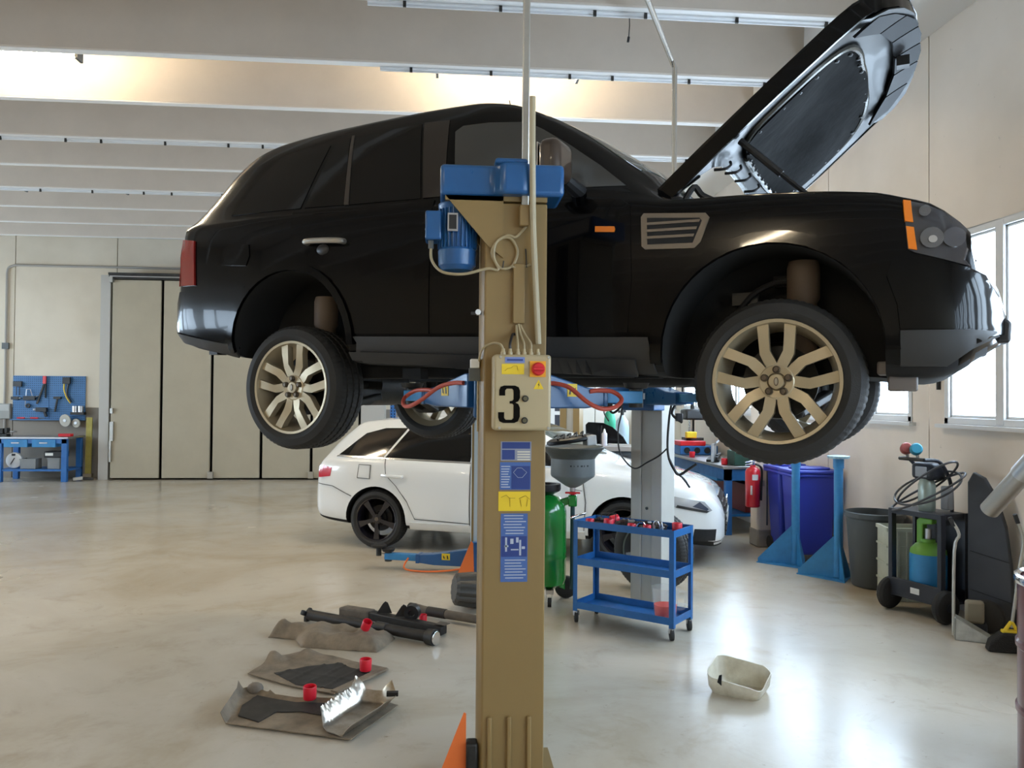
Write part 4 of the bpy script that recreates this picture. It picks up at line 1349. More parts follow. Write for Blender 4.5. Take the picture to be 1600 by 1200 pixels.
def suv_pt(x, y, z):
    return MI @ Vector((x, y, z))


co = Vector((NC.x, NC.y, 0))
lift_arm(col, (-.135, .30, 1.665), suv_pt(-2.02, -.72, .325) - co, side=-1)
lift_arm(col, (.135, .30, 1.665), suv_pt(-.66, -.72, .325) - co, side=1)

# ------------------------------------------------------------------ far column of the same lift
FC = D(1020, 700, 6.4)
M_COLF = mat('far_column_paint', (.47, .46, .42), .45, var=.05)
fc = thing('lift_column', 'grey-beige lift column standing behind the blue tool trolley', 'lift column', (FC.x, FC.y, 0), R(-46))
MB().prism([(-.14, -.10), (-.05, -.10), (-.05, -.07), (-.09, -.07), (-.09, .07), (.09, .07), (.09, -.07), (.05, -.07), (.05, -.10), (.14, -.10), (.14, .10), (-.14, .10)], 0, 2.6, 'xy').build('post', M_COLF, fc, bevel=.004)
MB().box((-.088, -.065, 0), (.088, .06, 2.55)).build('inner_channel', mat('dull_grey_steel', (.26, .25, .23), .5), fc)
MB().box((-.048, -.085, 0.02), (.048, -.066, 1.6)).build('slide_cover', M_COLF, fc)
MB().cyl((.0, -.09, .78), (.0, -.083, .78), .012, n=12).build('cover_hole', M_BLK, fc)
MB().box((-.22, -.18, 0), (.22, .18, .016)).build('base_plate', M_COLF, fc)
MB().box((-.15, -.24, 1.555), (.15, -.07, 1.80)).build('carriage', M_BLUE, fc, bevel=.008)
fi = (Matrix.Translation((FC.x, FC.y, 0)) @ Matrix.Rotation(R(-46), 4, 'Z')).inverted()
lift_arm(fc, (-.12, -.2, 1.665), fi @ suv_pt(-2.02, .72, .325), side=1, bar=False)
lift_arm(fc, (.12, -.2, 1.665), fi @ suv_pt(-.66, .72, .325), side=-1, bar=False)
M_HOSE = mat('black_hose', (.008, .008, .008), .5)
t = thing('hanging_cable', 'black cable looping down from the far lift arm beside the grey-beige column', 'cable', D(1047, 612, 6.0))
o0 = D(1047, 612, 6.0)


def dpath(pts, d, o):
    return [D(x, y, d if len(r) == 0 else r[0]) - o for x, y, *r in pts]


MB().tube(smooth_path(dpath([(1047, 600), (1050, 625), (1046, 650), (1043, 690), (1045, 715), (1054, 735), (1068, 748), (1078, 762)], 6.0, o0), 5), .009, 8).build('cable', M_HOSE, t)
MB().tube(smooth_path(dpath([(1043, 700), (1030, 712), (1012, 722), (992, 732), (975, 718), (967, 700), (966, 670), (972, 640), (968, 615)], 6.05, o0), 5), .006, 8).build('cable_loop', M_HOSE, t)
MB().tube(smooth_path(dpath([(1048, 612), (1057, 625), (1050, 645), (1058, 655), (1066, 660)], 6.0, o0), 5), .010, 8).build('cable_branch', M_HOSE, t)
MB().box(D(1060, 652, 6.0) - o0 - Vector((.02, .02, .03)), D(1060, 652, 6.0) - o0 + Vector((.03, .02, .03))).build('plug', M_BLK, t, bevel=.006)
MB().tube(smooth_path(dpath([(1045, 716), (1052, 730), (1060, 742), (1075, 734), (1088, 725)], 6.0, o0), 5), .010, 8).build('cable_end', M_HOSE, t)
t = thing('loose_sensor_lead', 'short black wiring lead with plugs dangling under the car beside the lift arm', 'cable', D(950, 625, 5.3))
o0 = D(950, 625, 5.3)
MB().tube(smooth_path(dpath([(945, 622), (950, 635), (957, 645), (966, 640), (973, 630), (976, 620)], 5.3, o0), 5), .008, 8).build('lead', M_HOSE, t)
MB().box(D(950, 632, 5.3) - o0 - Vector((.03, .02, .03)), D(950, 632, 5.3) - o0 + Vector((.03, .02, .03))).build('plug', M_BLK, t, bevel=.01)
MB().box(D(974, 622, 5.3) - o0 - Vector((.02, .02, .03)), D(974, 622, 5.3) - o0 + Vector((.02, .02, .03))).build('plug', M_BLK, t, bevel=.01)
t = thing('red_air_hose', 'thin red hose sagging between the beige column and the far lift arms', 'hose', D(860, 628, 5.0))
o0 = D(860, 628, 5.0)
MB().tube(smooth_path(dpath([(845, 626), (870, 632), (905, 634), (935, 630), (955, 622)], 5.0, o0), 5), .007, 8).build('hose', mat('dark_red_hose', (.25, .03, .02), .5), t)

# overhead steel pipe with a bend, above the far column
pth = [D(1000, -30, 5.6), D(1050, 96, 6.5), D(1054, 106, 6.5)]
p2 = Vector((pth[2].x, pth[2].y, 2.4))
tag(MB().tube([pth[0], pth[0].lerp(pth[1], .97), pth[2], p2], .021, 10).build('steel_pipe', M_CHROME if 0 else mat('bright_pipe', (.62, .61, .58), .25, metal=.9)), 'bent steel pipe dropping from the roof behind the open bonnet', 'pipe')

# ------------------------------------------------------------------ second lift, around the white car
M_COL2 = mat('pale_blue_grey_column', (.50, .56, .60), .45)
p = D(760, 800, 7.6)
c2 = thing('lift_column', 'pale grey lift column with orange guard mostly hidden behind the beige column', 'lift column', (p.x, p.y, 0))
MB().box((-.145, -.1, 0), (.145, .1, 2.6)).build('post', M_COL2, c2, bevel=.01)
MB().box((-.146, -.104, 0), (-.125, -.098, 2.6)).build('post_edge', M_BEIGE, c2)
MB().box((-.2, -.15, 0), (.2, .15, .015)).build('base_plate', M_COL2, c2)
MB().box((-.14, -.16, .02), (.1, -.1, .3)).build('carriage', M_BLUE, c2, bevel=.006)
MB().prism([(-.28, .0), (-.12, .0), (-.13, .30), (-.15, .32)], -.20, -.194, 'xz').build('foot_guard', M_ORG, c2)
q0, q1 = Vector((-.12, -.08, .13)), W(600, 868, .12) - Vector((p.x, p.y, 0))
a = lift_arm(c2, q0, q1, side=-1, bar=False)
MB().lathe([(.025, -.03), (.025, .05), (.07, .055), (.075, .075), (0, .08)], q1 + Vector((-.05, .0, .03)), n=20).build('lift_pad', M_DARK, c2)
MB().tube(smooth_path([q0 + Vector((0, -.08, -.06)), q0.lerp(q1, .4) + Vector((0, -.12, -.105)), q0.lerp(q1, .75) + Vector((0, -.1, -.10)), q0.lerp(q1, .72) + Vector((0, -.06, -.0))], 5), .009, 8).build('guard_bar', M_ORG, c2)
p = D(893, 660, 11.2)
c3 = thing('lift_column', 'beige lift column far behind the white car near the bright side wall', 'lift column', (p.x, p.y, 0), R(-25))
MB().prism([(-.14, -.10), (-.05, -.10), (-.05, -.07), (-.09, -.07), (-.09, .07), (.09, .07), (.09, -.07), (.05, -.07), (.05, -.10), (.14, -.10), (.14, .10), (-.14, .10)], 0, 2.6, 'xy').build('post', M_BEIGE, c3)
MB().box((-.088, -.068, 0), (.088, .06, 2.55)).build('inner_channel', M_COLF, c3)
MB().box((-.2, -.16, 0), (.2, .16, .015)).build('base_plate', M_BEIGE, c3)

# ------------------------------------------------------------------ oil drainer: green tank, wheels, funnel
p = D(852, 940, 6.45)
tk = thing('oil_drainer', 'green oil tank on wheels with a grey funnel, half behind the beige column', 'oil drainer', (p.x, p.y, 0), R(-10))
MB().lathe([(0, .12), (.10, .125), (.155, .16), (.165, .20), (.165, .36), (.168, .37), (.165, .38), (.165, .40), (.168, .41), (.165, .42), (.165, .74), (.155, .80), (.11, .85), (.05, .87), (0, .875)], n=40).build('tank', M_GREEN, tk)
MB().lathe([(.0, .87), (.06, .87), (.115, .90), (.12, .915), (.118, .955), (.085, .955), (.08, .92), (0, .92)], n=32).build('filler_cap', M_BLK, tk)
for s in (-1, 1):
    w = MB().lathe([(0, -.03), (.05, -.03), (.075, -.028), (.09, -.018), (.09, .018), (.075, .028), (.05, .03), (0, .03)], (.16, .05 + s * .0 + (.12 if s > 0 else -.0), .09), (0, 1, 0), 24).build('wheel', M_RUBBER, tk) if s > 0 else None
MB().lathe([(0, -.03), (.05, -.03), (.075, -.028), (.09, -.018), (.09, .018), (.075, .028), (.05, .03), (0, .03)], (-.10, .20, .09), (0, 1, 0), 24).build('wheel', M_RUBBER, tk)
MB().bar((.16, .17, .09), (-.10, .2, .09), .02, .02).bar((.1, .1, .13), (.16, .17, .09), .03, .05).build('axle', M_GREEN, tk)
cst = MB().lathe([(0, -.014), (.036, -.014), (.036, .014), (0, .014)], (.04, -.14, .036), (1, 0, 0), 20).build('caster', M_RUBBER, tk)
MB().bar((.02, -.14, .036), (.02, -.12, .13), .004, .03).bar((.06, -.14, .036), (.06, -.12, .13), .004, .03).box((.01, -.15, .10), (.07, -.09, .13)).build('caster_fork', M_STEEL, cst)
fx = .215
MB().bar((.10, -.02, .80), (fx, -.03, .835), .05, .06).box((fx - .035, -.065, .78), (fx + .035, .005, .87)).build('funnel_bracket', M_GREEN, tk, bevel=.01)
MB().cyl((fx, -.03, .12), (fx, -.03, 1.02), .018, n=14).build('funnel_pole', mat('dark_green_pole', (.01, .05, .06), .4), tk)
MB().lathe([(.012, 0), (.03, .0), (.03, .02), (.012, .02)], (fx, -.03, .875), n=6, close=True).bar((fx - .06, -.05, .89), (fx + .06, -.05, .89), .02, .014).build('clamp_knob', M_RED, tk, bevel=.004)
fu = MB().lathe([(.028, .93), (.06, .945), (.172, 1.02), (.178, 1.035), (.176, 1.17), (.184, 1.18), (.235, 1.235), (.247, 1.245), (.25, 1.255), (.243, 1.26), (.225, 1.24), (.17, 1.18), (.165, 1.04), (.03, .95)], (fx, -.03, 0), n=48, close=True).build('funnel', mat('funnel_grey', (.16, .18, .185), .45), tk)
MB().lathe([(.179, 1.165), (.186, 1.18), (.237, 1.234), (.2505, 1.246), (.2525, 1.256), (.243, 1.263), (.236, 1.24), (.17, 1.176)], (fx, -.03, 0), n=48, close=True).build('funnel_rim', mat('funnel_rim_grey', (.085, .095, .088), .5, var=.3, scale=9), fu)
for k, w in enumerate((.022, .010, .016, .03, .012, .026)):
    a = R(-96 + k * 9)
    MB().bar((fx + .1785 * math.cos(a), -.03 + .1785 * math.sin(a), 1.115), (fx + .1785 * math.cos(a + w * 3), -.03 + .1785 * math.sin(a + w * 3), 1.115), .002, .012).build('funnel_mark', M_BLK, fu)
MB().cyl((fx, -.03, .90), (fx, -.03, .96), .022, n=14).build('drain_valve', M_STEEL, tk)
MB().bar((fx + .02, -.045, .915), (fx + .075, -.05, .905), .008, .008).build('valve_lever', M_STEEL, tk)
pz = tk.matrix_basis @ Vector((fx - .02, -.03, 1.262)) if 0 else Vector((p.x, p.y, 0)) + Matrix.Rotation(R(-10), 3, 'Z') @ Vector((fx - .02, -.03, 1.262))
t = thing('engine_cover', 'black oval engine cover lying tilted across the grey funnel', 'engine cover', pz)
b = MB()
b.lathe([(0, 0), (.17, 0), (.185, .012), (.18, .03), (.15, .045), (0, .05)], n=36)
M4 = Matrix.Rotation(R(-9), 4, 'Y')
b.v = [tuple(M4 @ Vector((x * 1.05, y * .72, z))) for x, y, z in b.v]
b.v = [(x, y, z + .030) for x, y, z in b.v]
b.build('cover', M_BLK, t)
b = MB()
for k in range(5):
    b.tube(smooth_path([(-.12 + .05 * k, -.10, .075 - .012 * 0 + (-.12 + .05 * k) * .16), (-.10 + .05 * k, .0, .10 + (-.1 + .05 * k) * .16), (-.12 + .055 * k, .10, .085 + (-.12 + .05 * k) * .16)], 4), .008, 6)
o = b.build('ribs', M_BLK, t)
o['kind'] = 'stuff'
MB().box((.095, -.125, -.0), (.18, -.02, .082)).build('white_block', M_WHITE, t, bevel=.01).rotation_euler = (0, R(-4), R(12))

# ------------------------------------------------------------------ blue tool trolley
p0, p1 = Vector((.964, 5.852, 0)), Vector((1.569, 5.338, 0))
A = math.atan2(p1.y - p0.y, p1.x - p0.x)
tr = thing('tool_trolley', 'blue three-shelf tool trolley on casters standing beside the green tank', 'trolley', p0, A)
TL, TW = .795, .33
for x in (0, TL):
    for y in (0, TW):
        sx, sy = (1 if x == 0 else -1), (1 if y == 0 else -1)
        MB().box((min(x, x + .004 * sx), min(y, y + .035 * sy), .085), (max(x, x + .004 * sx), max(y, y + .035 * sy), .75)).box((min(x, x + .035 * sx), min(y, y + .004 * sy), .085), (max(x, x + .035 * sx), max(y, y + .004 * sy), .75)).build('upright', M_BLUEC, tr)
        w = MB().lathe([(0, -.015), (.025, -.015), (.040, -.012), (.042, 0), (.040, .012), (.025, .015), (0, .015)], (x + .02 * sx, y + .015 * sy, .042), (.8, .6, 0), 20).build('caster', M_RUBBER, tr)
        MB().box((x + .02 * sx - .018, y + .015 * sy - .02, .05), (x + .02 * sx + .018, y + .015 * sy + .02, .086)).build('caster_fork', M_STEEL, w, bevel=.006)
for z, h in ((.105, .05), (.425, .05), (.70, .05)):
    MB().box((.004, .004, z), (TL - .004, TW - .004, z + .003)).box((.004, .002, z), (TL - .004, .005, z + h)).box((.004, TW - .005, z), (TL - .004, TW - .002, z + h)).box((.002, .004, z), (.005, TW - .004, z + h)).box((TL - .005, .004, z), (TL - .002, TW - .004, z + h)).build('shelf', M_BLUEC, tr)
TRM = Matrix.Translation(p0) @ Matrix.Rotation(A, 4, 'Z')


def onT(x, y, z):
    return TRM @ Vector((x, y, z))


M_CUP = mat('red_cup', (.66, .012, .03), .4)
M_CUPI = mat('red_cup_inside', (.30, .008, .015), .5)
cup0 = None


def red_cup(loc, label, tilt=(0, 0), group='red cups', s=1.0):
    global cup0
    if cup0 is None:
        cup0 = MB().lathe([(0, 0), (.030, 0), (.034, .004), (.036, .066), (.034, .07), (.029, .07), (.028, .012), (0, .010)], n=28).mesh('red_cup', M_CUP)
        red_cup.knob = MB().lathe([(.0, .010), (.012, .010), (.010, .045), (0, .045)], n=14).mesh('core', M_CUPI)
    o = link('red_cup', cup0)
    o.location = loc
    o.rotation_euler = (R(tilt[0]), R(tilt[1]), random.random())
    o.scale = (s, s, s)
    tag(o, label.replace('red cap', 'red plastic cup'), 'cup', group)
    link('core', red_cup.knob, o)
    return o


zt_ = .7035
for k, (x, y, s, lb, tl) in enumerate(((.11, .05, .85, 'red cap on the trolley top beside the chrome bar', 0), (.20, .20, .9, 'red cap tipped on its side on the trolley top, highest among the dark parts', 80), (.26, .06, 1.0, 'red cap at the front rim of the trolley top, second from the chrome bar', 0),
                                       (.45, .05, .8, 'red cap in the middle of the trolley top before the chrome ring', 0), (.56, .07, .8, 'red cap on the trolley top just behind the front rim, next after the ring', 0), (.73, .20, 1.0, 'red cap standing alone in the corner of the trolley top by the jug side', 0))):
    red_cup(onT(x, y, zt_ + (.04 if tl else 0)), lb, (0, tl), 'red cups on the trolley', s)
t = thing('chrome_bar', 'chrome bar lying across the corner of the trolley top', 'bar', onT(-.02, .04, .755))
MB().bar((-.03, -.05, .012), (.10, .10, .022), .02, .012).build('bar', M_CHROME, t, bevel=.003)
for k, (x, y, L, lb) in enumerate(((.165, .13, .15, 'dark brake calliper part heaped near the chrome bar on the trolley'), (.36, .17, .18, 'dusty brown metal bracket in the middle of the trolley top'), (.50, .18, .18, 'dark curved metal part beside the chrome ring on the trolley'), (.60, .20, .14, 'small dark linkage lying towards the free corner of the trolley'))):
    t = thing('car_part', lb, 'car part', onT(x, y, zt_), A + .4 * k, 'loose car parts on the trolley')
    MB().tube(smooth_path([(-L / 2, 0, .02), (-L / 4, .02, .045), (0, -.01, .05), (L / 4, .03, .04), (L / 2, .0, .02)], 4), [.012 + .008 * ((i * 7) % 3) / 2 for i in range(17)], 8).build('arm', M_RUST if k % 2 else M_DARK, t)
    MB().box((-L / 3, -.03, 0), (L / 5, .03, .035)).build('block', M_DARK if k % 2 else M_RUST, t, bevel=.012)
    MB().cyl((L / 3, .01, 0), (L / 3, .01, .04), .022, n=14).build('bush', M_BLK, t)
t = thing('chrome_ring', 'chrome ring clamp standing among the parts on the trolley top', 'clamp', onT(.52, .06, zt_ + .006), A + .6)
MB().tube([(.03 * math.cos(a), 0, .035 + .03 * math.sin(a)) for a in [2 * PI * i / 20 for i in range(20)]], .006, 8, closed=True).build('ring', M_CHROME, t)
MB().cyl((0, -.012, .003), (0, .012, .003), .012, n=10).build('screw', M_STEEL, t)
t = thing('wire_clip', 'bent thin wire clip sticking up from the parts on the trolley', 'clip', onT(.62, .12, zt_), A)
MB().tube(smooth_path([(-.03, 0, .005), (-.03, 0, .07), (.0, 0, .08), (.02, .01, .02), (.03, 0, .075), (.04, 0, .01)], 4), .003, 6).build('wire', M_STEEL, t)
t = thing('wire_loop', 'rectangular black wire handle standing above the red caps on the trolley', 'handle', onT(.14, .17, zt_), A)
MB().tube([(0, 0, .0), (0, 0, .09), (.12, 0, .10), (.12, 0, 0)], .004, 6).build('wire', M_BLK, t)
M_JUG = mat('clear_jug', (.70, .72, .71), .3, alpha=.12, spec=.2)
jg = thing('measuring_jug', 'clear plastic jug with red liquid on the bottom trolley shelf', 'jug', onT(.675, .13, .109), A + .5)
MB().lathe([(0, 0), (.072, 0), (.076, .004), (.092, .205), (.098, .215), (.098, .221), (.090, .218), (.073, .008), (0, .004)], n=36).build('jug_body', M_JUG, jg)
MB().lathe([(0, .006), (.070, .006), (.0785, .10), (0, .10)], n=32).build('red_liquid', mat('red_fluid', (.80, .03, .018), .5, spec=.1), jg)
MB().tube(smooth_path([(.088, 0, .19), (.135, 0, .19), (.14, 0, .15), (.13, 0, .08), (.084, 0, .07)], 4), .010, 8).build('jug_handle', M_JUG, jg)

# spare wheel leaning behind the far column
SPW = wheel_meshes('spare', .345, .235, .235, 'five', [mat('grey_alloy', (.22, .22, .23), .3, metal=.8)])
p = W(1012, 934)
p = p + Vector((.11, .24, 0))
t = thing('loose_roadwheel', 'wheel standing upright on the floor behind the blue trolley and the column', 'wheel', (p.x, p.y, 0), R(-44))
MB().lathe([(.20, .05), (.03, .05), (.03, .02), (.20, .02)], (0, 0, .345), (0, 1, 0), 24, close=True).build('hub_plate', M_DARK, t)
w = make_wheel(t, (0, 0, .345), False, SPW, disc=False)

# ------------------------------------------------------------------ parts laid out on the floor, foreground
def fl_(pts):
    return [tuple(W(*q)[:2]) for q in pts]


def rel(pts, o):
    return [(x - o[0], y - o[1]) for x, y in pts]


def sdist(x, y, poly):
    best = 9
    for i in range(len(poly)):
        a, b = Vector(poly[i]), Vector(poly[(i + 1) % len(poly)])
        ab = b - a
        t = max(0, min(1, (Vector((x, y)) - a).dot(ab) / max(ab.length_squared, 1e-9)))
        best = min(best, (Vector((x, y)) - a - ab * t).length)
    return best


def segd(x, y, a, b):
    a, b = Vector(a), Vector(b)
    ab = b - a
    t = max(0, min(1, (Vector((x, y)) - a).dot(ab) / ab.length_squared))
    return (Vector((x, y)) - a - ab * t).length


# near tray: flat dusty panel with turned-up rims and a crinkled foil trough at one end
P = fl_([(344, 1133), (372, 1090), (395, 1083), (422, 1092), (462, 1098), (600, 1100), (622, 1106), (548, 1160)])
o = P[0]
t = thing('undertray', 'dusty black undertray with a shiny foil trough, nearest of the parts on the floor', 'undertray', (o[0], o[1], 0))
q = rel(P, o)


def z1(x, y):
    z = .010 + .003 * noise.noise(Vector((x * 9, y * 9, 1)))
    e = segd(x, y, q[0], q[1])
    z += .050 * max(0, 1 - e / .028)
    z += .030 * max(0, 1 - segd(x, y, q[1], q[2]) / .03)
    z += .020 * max(0, 1 - segd(x, y, q[2], q[3]) / .03)
    e = min(segd(x, y, q[3], q[4]), segd(x, y, q[4], q[5]))
    z += .016 * max(0, 1 - e / .02)
    return max(.001, z)


sheet(q, z1, .005, .016).build('tray_panel', M_DUST, t, angle=40)
DK = rel(fl_([(378, 1108), (402, 1092), (462, 1103), (592, 1106), (560, 1113), (505, 1124), (470, 1118), (432, 1118), (404, 1134), (372, 1124)]), o)
ms = sheet(DK, lambda x, y: .0165 + .003 * noise.noise(Vector((x * 9, y * 9, 1))) + .004 * max(0, 1 - abs((x * .8 + y * .6) % .17 - .085) / .012), .004, .02)
ms.build('oily_panel', mat('oily_black_panel', (.028, .025, .022), .6, var=.5, scale=7), t, angle=40)
MB().ball((q[2][0] + .02, q[2][1] - .03, .035), .045, 14, sc=(1, .7, .8)).build('moulded_bump', M_TRAY, t)
F = rel(fl_([(500, 1136), (556, 1098), (612, 1102), (622, 1110), (547, 1163), (510, 1150)]), o)


def z2(x, y):
    d0 = segd(x, y, F[0], F[1])
    d1 = min(segd(x, y, F[2], F[3]), segd(x, y, F[3], F[4]))
    d2 = segd(x, y, F[1], F[2])
    z = .022 + .004 * noise.noise(Vector((x * 14, y * 14, 0)))
    along = (Vector((x, y)) - Vector(F[0])).dot((Vector(F[1]) - Vector(F[0])).normalized())
    z += .075 * max(0, 1 - d0 / .055) ** .8 * (1 + .10 * math.sin(along * 330)) if d0 < .055 else 0
    z += .060 * max(0, 1 - d1 / .05) ** .7
    z += .05 * max(0, 1 - d2 / .05)
    return z


b = sheet(F, z2, .004, .011)
b.build('foil_trough', mat('dusty_foil', (.70, .66, .60), .32, metal=.85, var=.6, scale=5, dark=(.36, .27, .16)), t, angle=60)
MB().box((F[3][0] - .06, F[3][1] - .02, .08), (F[3][0], F[3][1] + .01, .10)).build('fixing_tab', M_DARK, t).rotation_euler = (0, 0, 0)
red_cup(Vector((*fl_([(484, 1102)])[0], .034)), 'red cap standing on the nearest dusty undertray', (3, 0), 'red cups on the floor parts', 1.0)

P = fl_([(387, 1056), (430, 1030), (470, 1022), (520, 1028), (560, 1038), (605, 1047), (603, 1052), (523, 1088), (455, 1075)])
o = P[0]
t = thing('undertray', 'flat grey and black undertray with raised humps, middle of the floor parts', 'undertray', (o[0], o[1], 0))
q = rel(P, o)


def z3(x, y):
    z = .010 + .004 * noise.noise(Vector((x * 6, y * 6, 3)))
    z += .060 * math.exp(-((x - q[1][0]) ** 2 + (y - q[1][1] + .06) ** 2) / .0028)
    z += .045 * math.exp(-((x - q[2][0] - .05) ** 2 + (y - q[2][1] + .07) ** 2) / .003)
    return max(.001, z)


sheet(q, z3, .005, .02).build('tray_panel', M_DUST, t, angle=60)
DK = rel(fl_([(428, 1056), (480, 1046), (532, 1040), (548, 1048), (578, 1054), (524, 1082), (462, 1074)]), o)
ms = sheet(DK, lambda x, y: z3(x, y) + .004 + .006 * max(0, 1 - abs((x * .85 - y * .5) % .12 - .06) / .010) + .005 * max(0, 1 - abs((x * .4 + y * .9) % .22 - .11) / .012), .004, .016)
ms.build('oily_panel', MATS['oily_black_panel'], t, angle=40)
a_, b_ = rel(fl_([(522, 1086), (602, 1050)]), o)
MB().bar((*a_, .018), (*b_, .022), .05, .012).build('edge_strip', M_DUST, t, bevel=.003)
red_cup(Vector((*fl_([(571, 1054)])[0], .024)), 'red cap standing on the middle undertray with humps', (2, 0), 'red cups on the floor parts', 1.0)

P = fl_([(419, 997), (437, 985), (470, 987), (520, 985), (570, 990), (617, 999), (612, 1003), (588, 1020), (470, 1012), (462, 1000)])
o = P[0]
t = thing('heat_shield', 'pale dusty crinkled heat shield beside the propeller shaft on the floor', 'heat shield', (o[0], o[1], 0))
q = rel(P, o)


def z4(x, y):
    e = sdist(x, y, q)
    z = .075 * min(1, e / .07) ** .7
    z += .012 * noise.noise(Vector((x * 9, y * 9, 5))) + .008 * math.sin(x * 40) * min(1, e / .05)
    z -= .05 * math.exp(-((x - .52) ** 2 + (y + .06) ** 2) / .006)
    z += .04 * math.exp(-((x - .07) ** 2 + (y - .08) ** 2) / .004)
    return max(.001, z)


sheet(q, z4, .004, .022).build('shield_skin', M_DUST, t, angle=70)
red_cup(Vector((*fl_([(570, 1007)])[0], .105)), 'red cap lying on the crinkled heat shield', (25, 20), 'red cups on the floor parts', .9)


def shaft(name, label, cat, a, b, segs, group=None, m=M_RUST):
    """a straight machine part between two floor points; segs are (start, end, radius0, radius1, material)"""
    a, b = Vector(a), Vector(b)
    t = thing(name, label, cat, (a.x, a.y, 0), 0, group)
    d = b - a
    for s0, s1, r0, r1, nm, mm in segs:
        MB().cyl(d * s0 + Vector((0, 0, a.z)), d * s1 + Vector((0, 0, a.z)), r0, r1, 22).build(nm, mm, t, bevel=.003)
    return t, d, a


M_SH = mat('dull_black_shaft', (.035, .031, .028), .55, metal=.3, var=.6, scale=6)
a, b = W(480, 960, .05), W(682, 997, .05)
t, d, a = shaft('propeller_shaft', 'long dark propeller shaft with a shiny flange end lying on the floor', 'shaft', a, b,
                [(.02, .46, .038, .036, 'shaft_tube', M_SH), (.46, .50, .045, .045, 'centre_joint', M_SH), (.50, .56, .028, .028, 'splined_neck', M_DARK), (.56, .64, .042, .040, 'boot', M_BLK), (.64, .94, .036, .036, 'shaft_tube', M_SH), (.935, .99, .050, .055, 'end_joint', M_DARK), (.99, 1.0, .045, .045, 'flange_face', M_CHROME)])
for k in range(3):
    u = d.normalized()
    n_ = u.cross(Vector((0, 0, 1)))
    ang = 2 * PI * k / 3 + .5
    r_ = n_ * math.cos(ang) + Vector((0, 0, 1)) * math.sin(ang)
    MB().bar(Vector((0, 0, a.z)) - u * .005 + r_ * .01, Vector((0, 0, a.z)) - u * .005 + r_ * .055, .035, .03, up=u).build('yoke_ear', M_DARK, t, bevel=.006)
a, b = W(536, 955, .04), W(694, 984, .04)
t = thing('crossmember', 'brown steel crossmember with brackets lying behind the propeller shaft', 'crossmember', (a.x, a.y, 0))
d = b - a
MB().bar((0, 0, .045), d * .3 + Vector((0, 0, .05)), .10, .07).build('beam_end', M_RUST, t, bevel=.012)
MB().bar(d * .28 + Vector((0, 0, .05)), d + Vector((0, 0, .035)), .075, .06).build('channel_beam', M_SH, t, bevel=.008)
MB().bar(d * .94 + Vector((0, .02, .075)), d * 1.03 + Vector((0, .02, .075)), .07, .004).build('end_flange', M_RUST, t)
for s in (.42, .60):
    c = d * s + Vector((0, 0, .08))
    MB().prism([(-.05, 0), (.06, 0), (.03, .075), (.012, .085), (-.005, .07)], -.004, .004, 'xz').build('lug', M_SH, t).location = c
c = d * .70 + Vector((0, .04, .06))
MB().lathe([(.025, -.03), (.055, -.03), (.055, .03), (.025, .03)], c + Vector((0, 0, .05)), (.3, 1, 0), 24, close=True).lathe([(0, -.015), (.02, -.015), (.02, .015), (0, .015)], c + Vector((0, 0, .05)), (.3, 1, 0), 16).build('mount_ring', M_BLK, t)
a, b = W(640, 950, .05), W(746, 968, .05)
t, d, a = shaft('drive_shaft', 'dusty drive shaft behind the crossmember, its end hidden by the beige column', 'shaft', a, b,
                [(.0, .10, .042, .042, 'end_joint', M_SH), (.08, .30, .042, .030, 'boot', M_RUST), (.28, .55, .036, .036, 'shaft_tube', M_SH), (.55, 1.0, .032, .030, 'shaft_tube', M_RUST)])
red_cup(Vector((*fl_([(661, 972)])[0], 0.0)), 'dark red cap on the floor between crossmember and drive shaft', (0, 0), 'red cups on the floor parts', .8)
p = W(738, 950)
t = thing('filter_canister', 'dark ribbed canister on the floor half hidden behind the beige column', 'canister', (p.x, p.y, 0))
MB().lathe([(0, -.15), (.10, -.15), (.125, -.13), (.14, -.02), (.14, .05), (.12, .14), (0, .15)], (0, 0, .142), (.9, .2, -.1), 48, mod=lambda i, j: -.012 if j % 4 == 0 else (-.004 if j % 4 in (1, 3) else 0)).build('shell', mat('dark_ribbed_plastic', (.05, .046, .04), .5), t, angle=20)
MB().lathe([(.06, .14), (.06, .17), (0, .17)], (0, 0, .142), (.9, .2, -.1), 16).build('neck', M_BLK, t)

# white cut-down plastic basin
p = W(1155, 1080)
t = thing('basin', 'grubby white plastic basin cut from a canister, alone on the open floor', 'basin', (p.x, p.y, 0), R(-36))
M_BAS = mat('grubby_white_plastic', (.74, .70, .58), .45, var=.35, scale=9, dark=(.52, .47, .36))


def rrect(w, h, r, n=6):
    out = []
    for cx, cy, a in ((w - r, h - r, 0), (-w + r, h - r, 90), (-w + r, -h + r, 180), (w - r, -h + r, 270)):
        out += arc((cx, cy), r, a, a + 90, n)
    return out


b = MB()
ro, ri = rrect(.158, .135, .055), rrect(.152, .129, .05)
n = len(ro)


def rimz(x, y):
    return .125 + .24 * (-.59 * x + .81 * y) + .012 * math.sin(x * 23 + 1) + .010 * math.cos(y * 27)


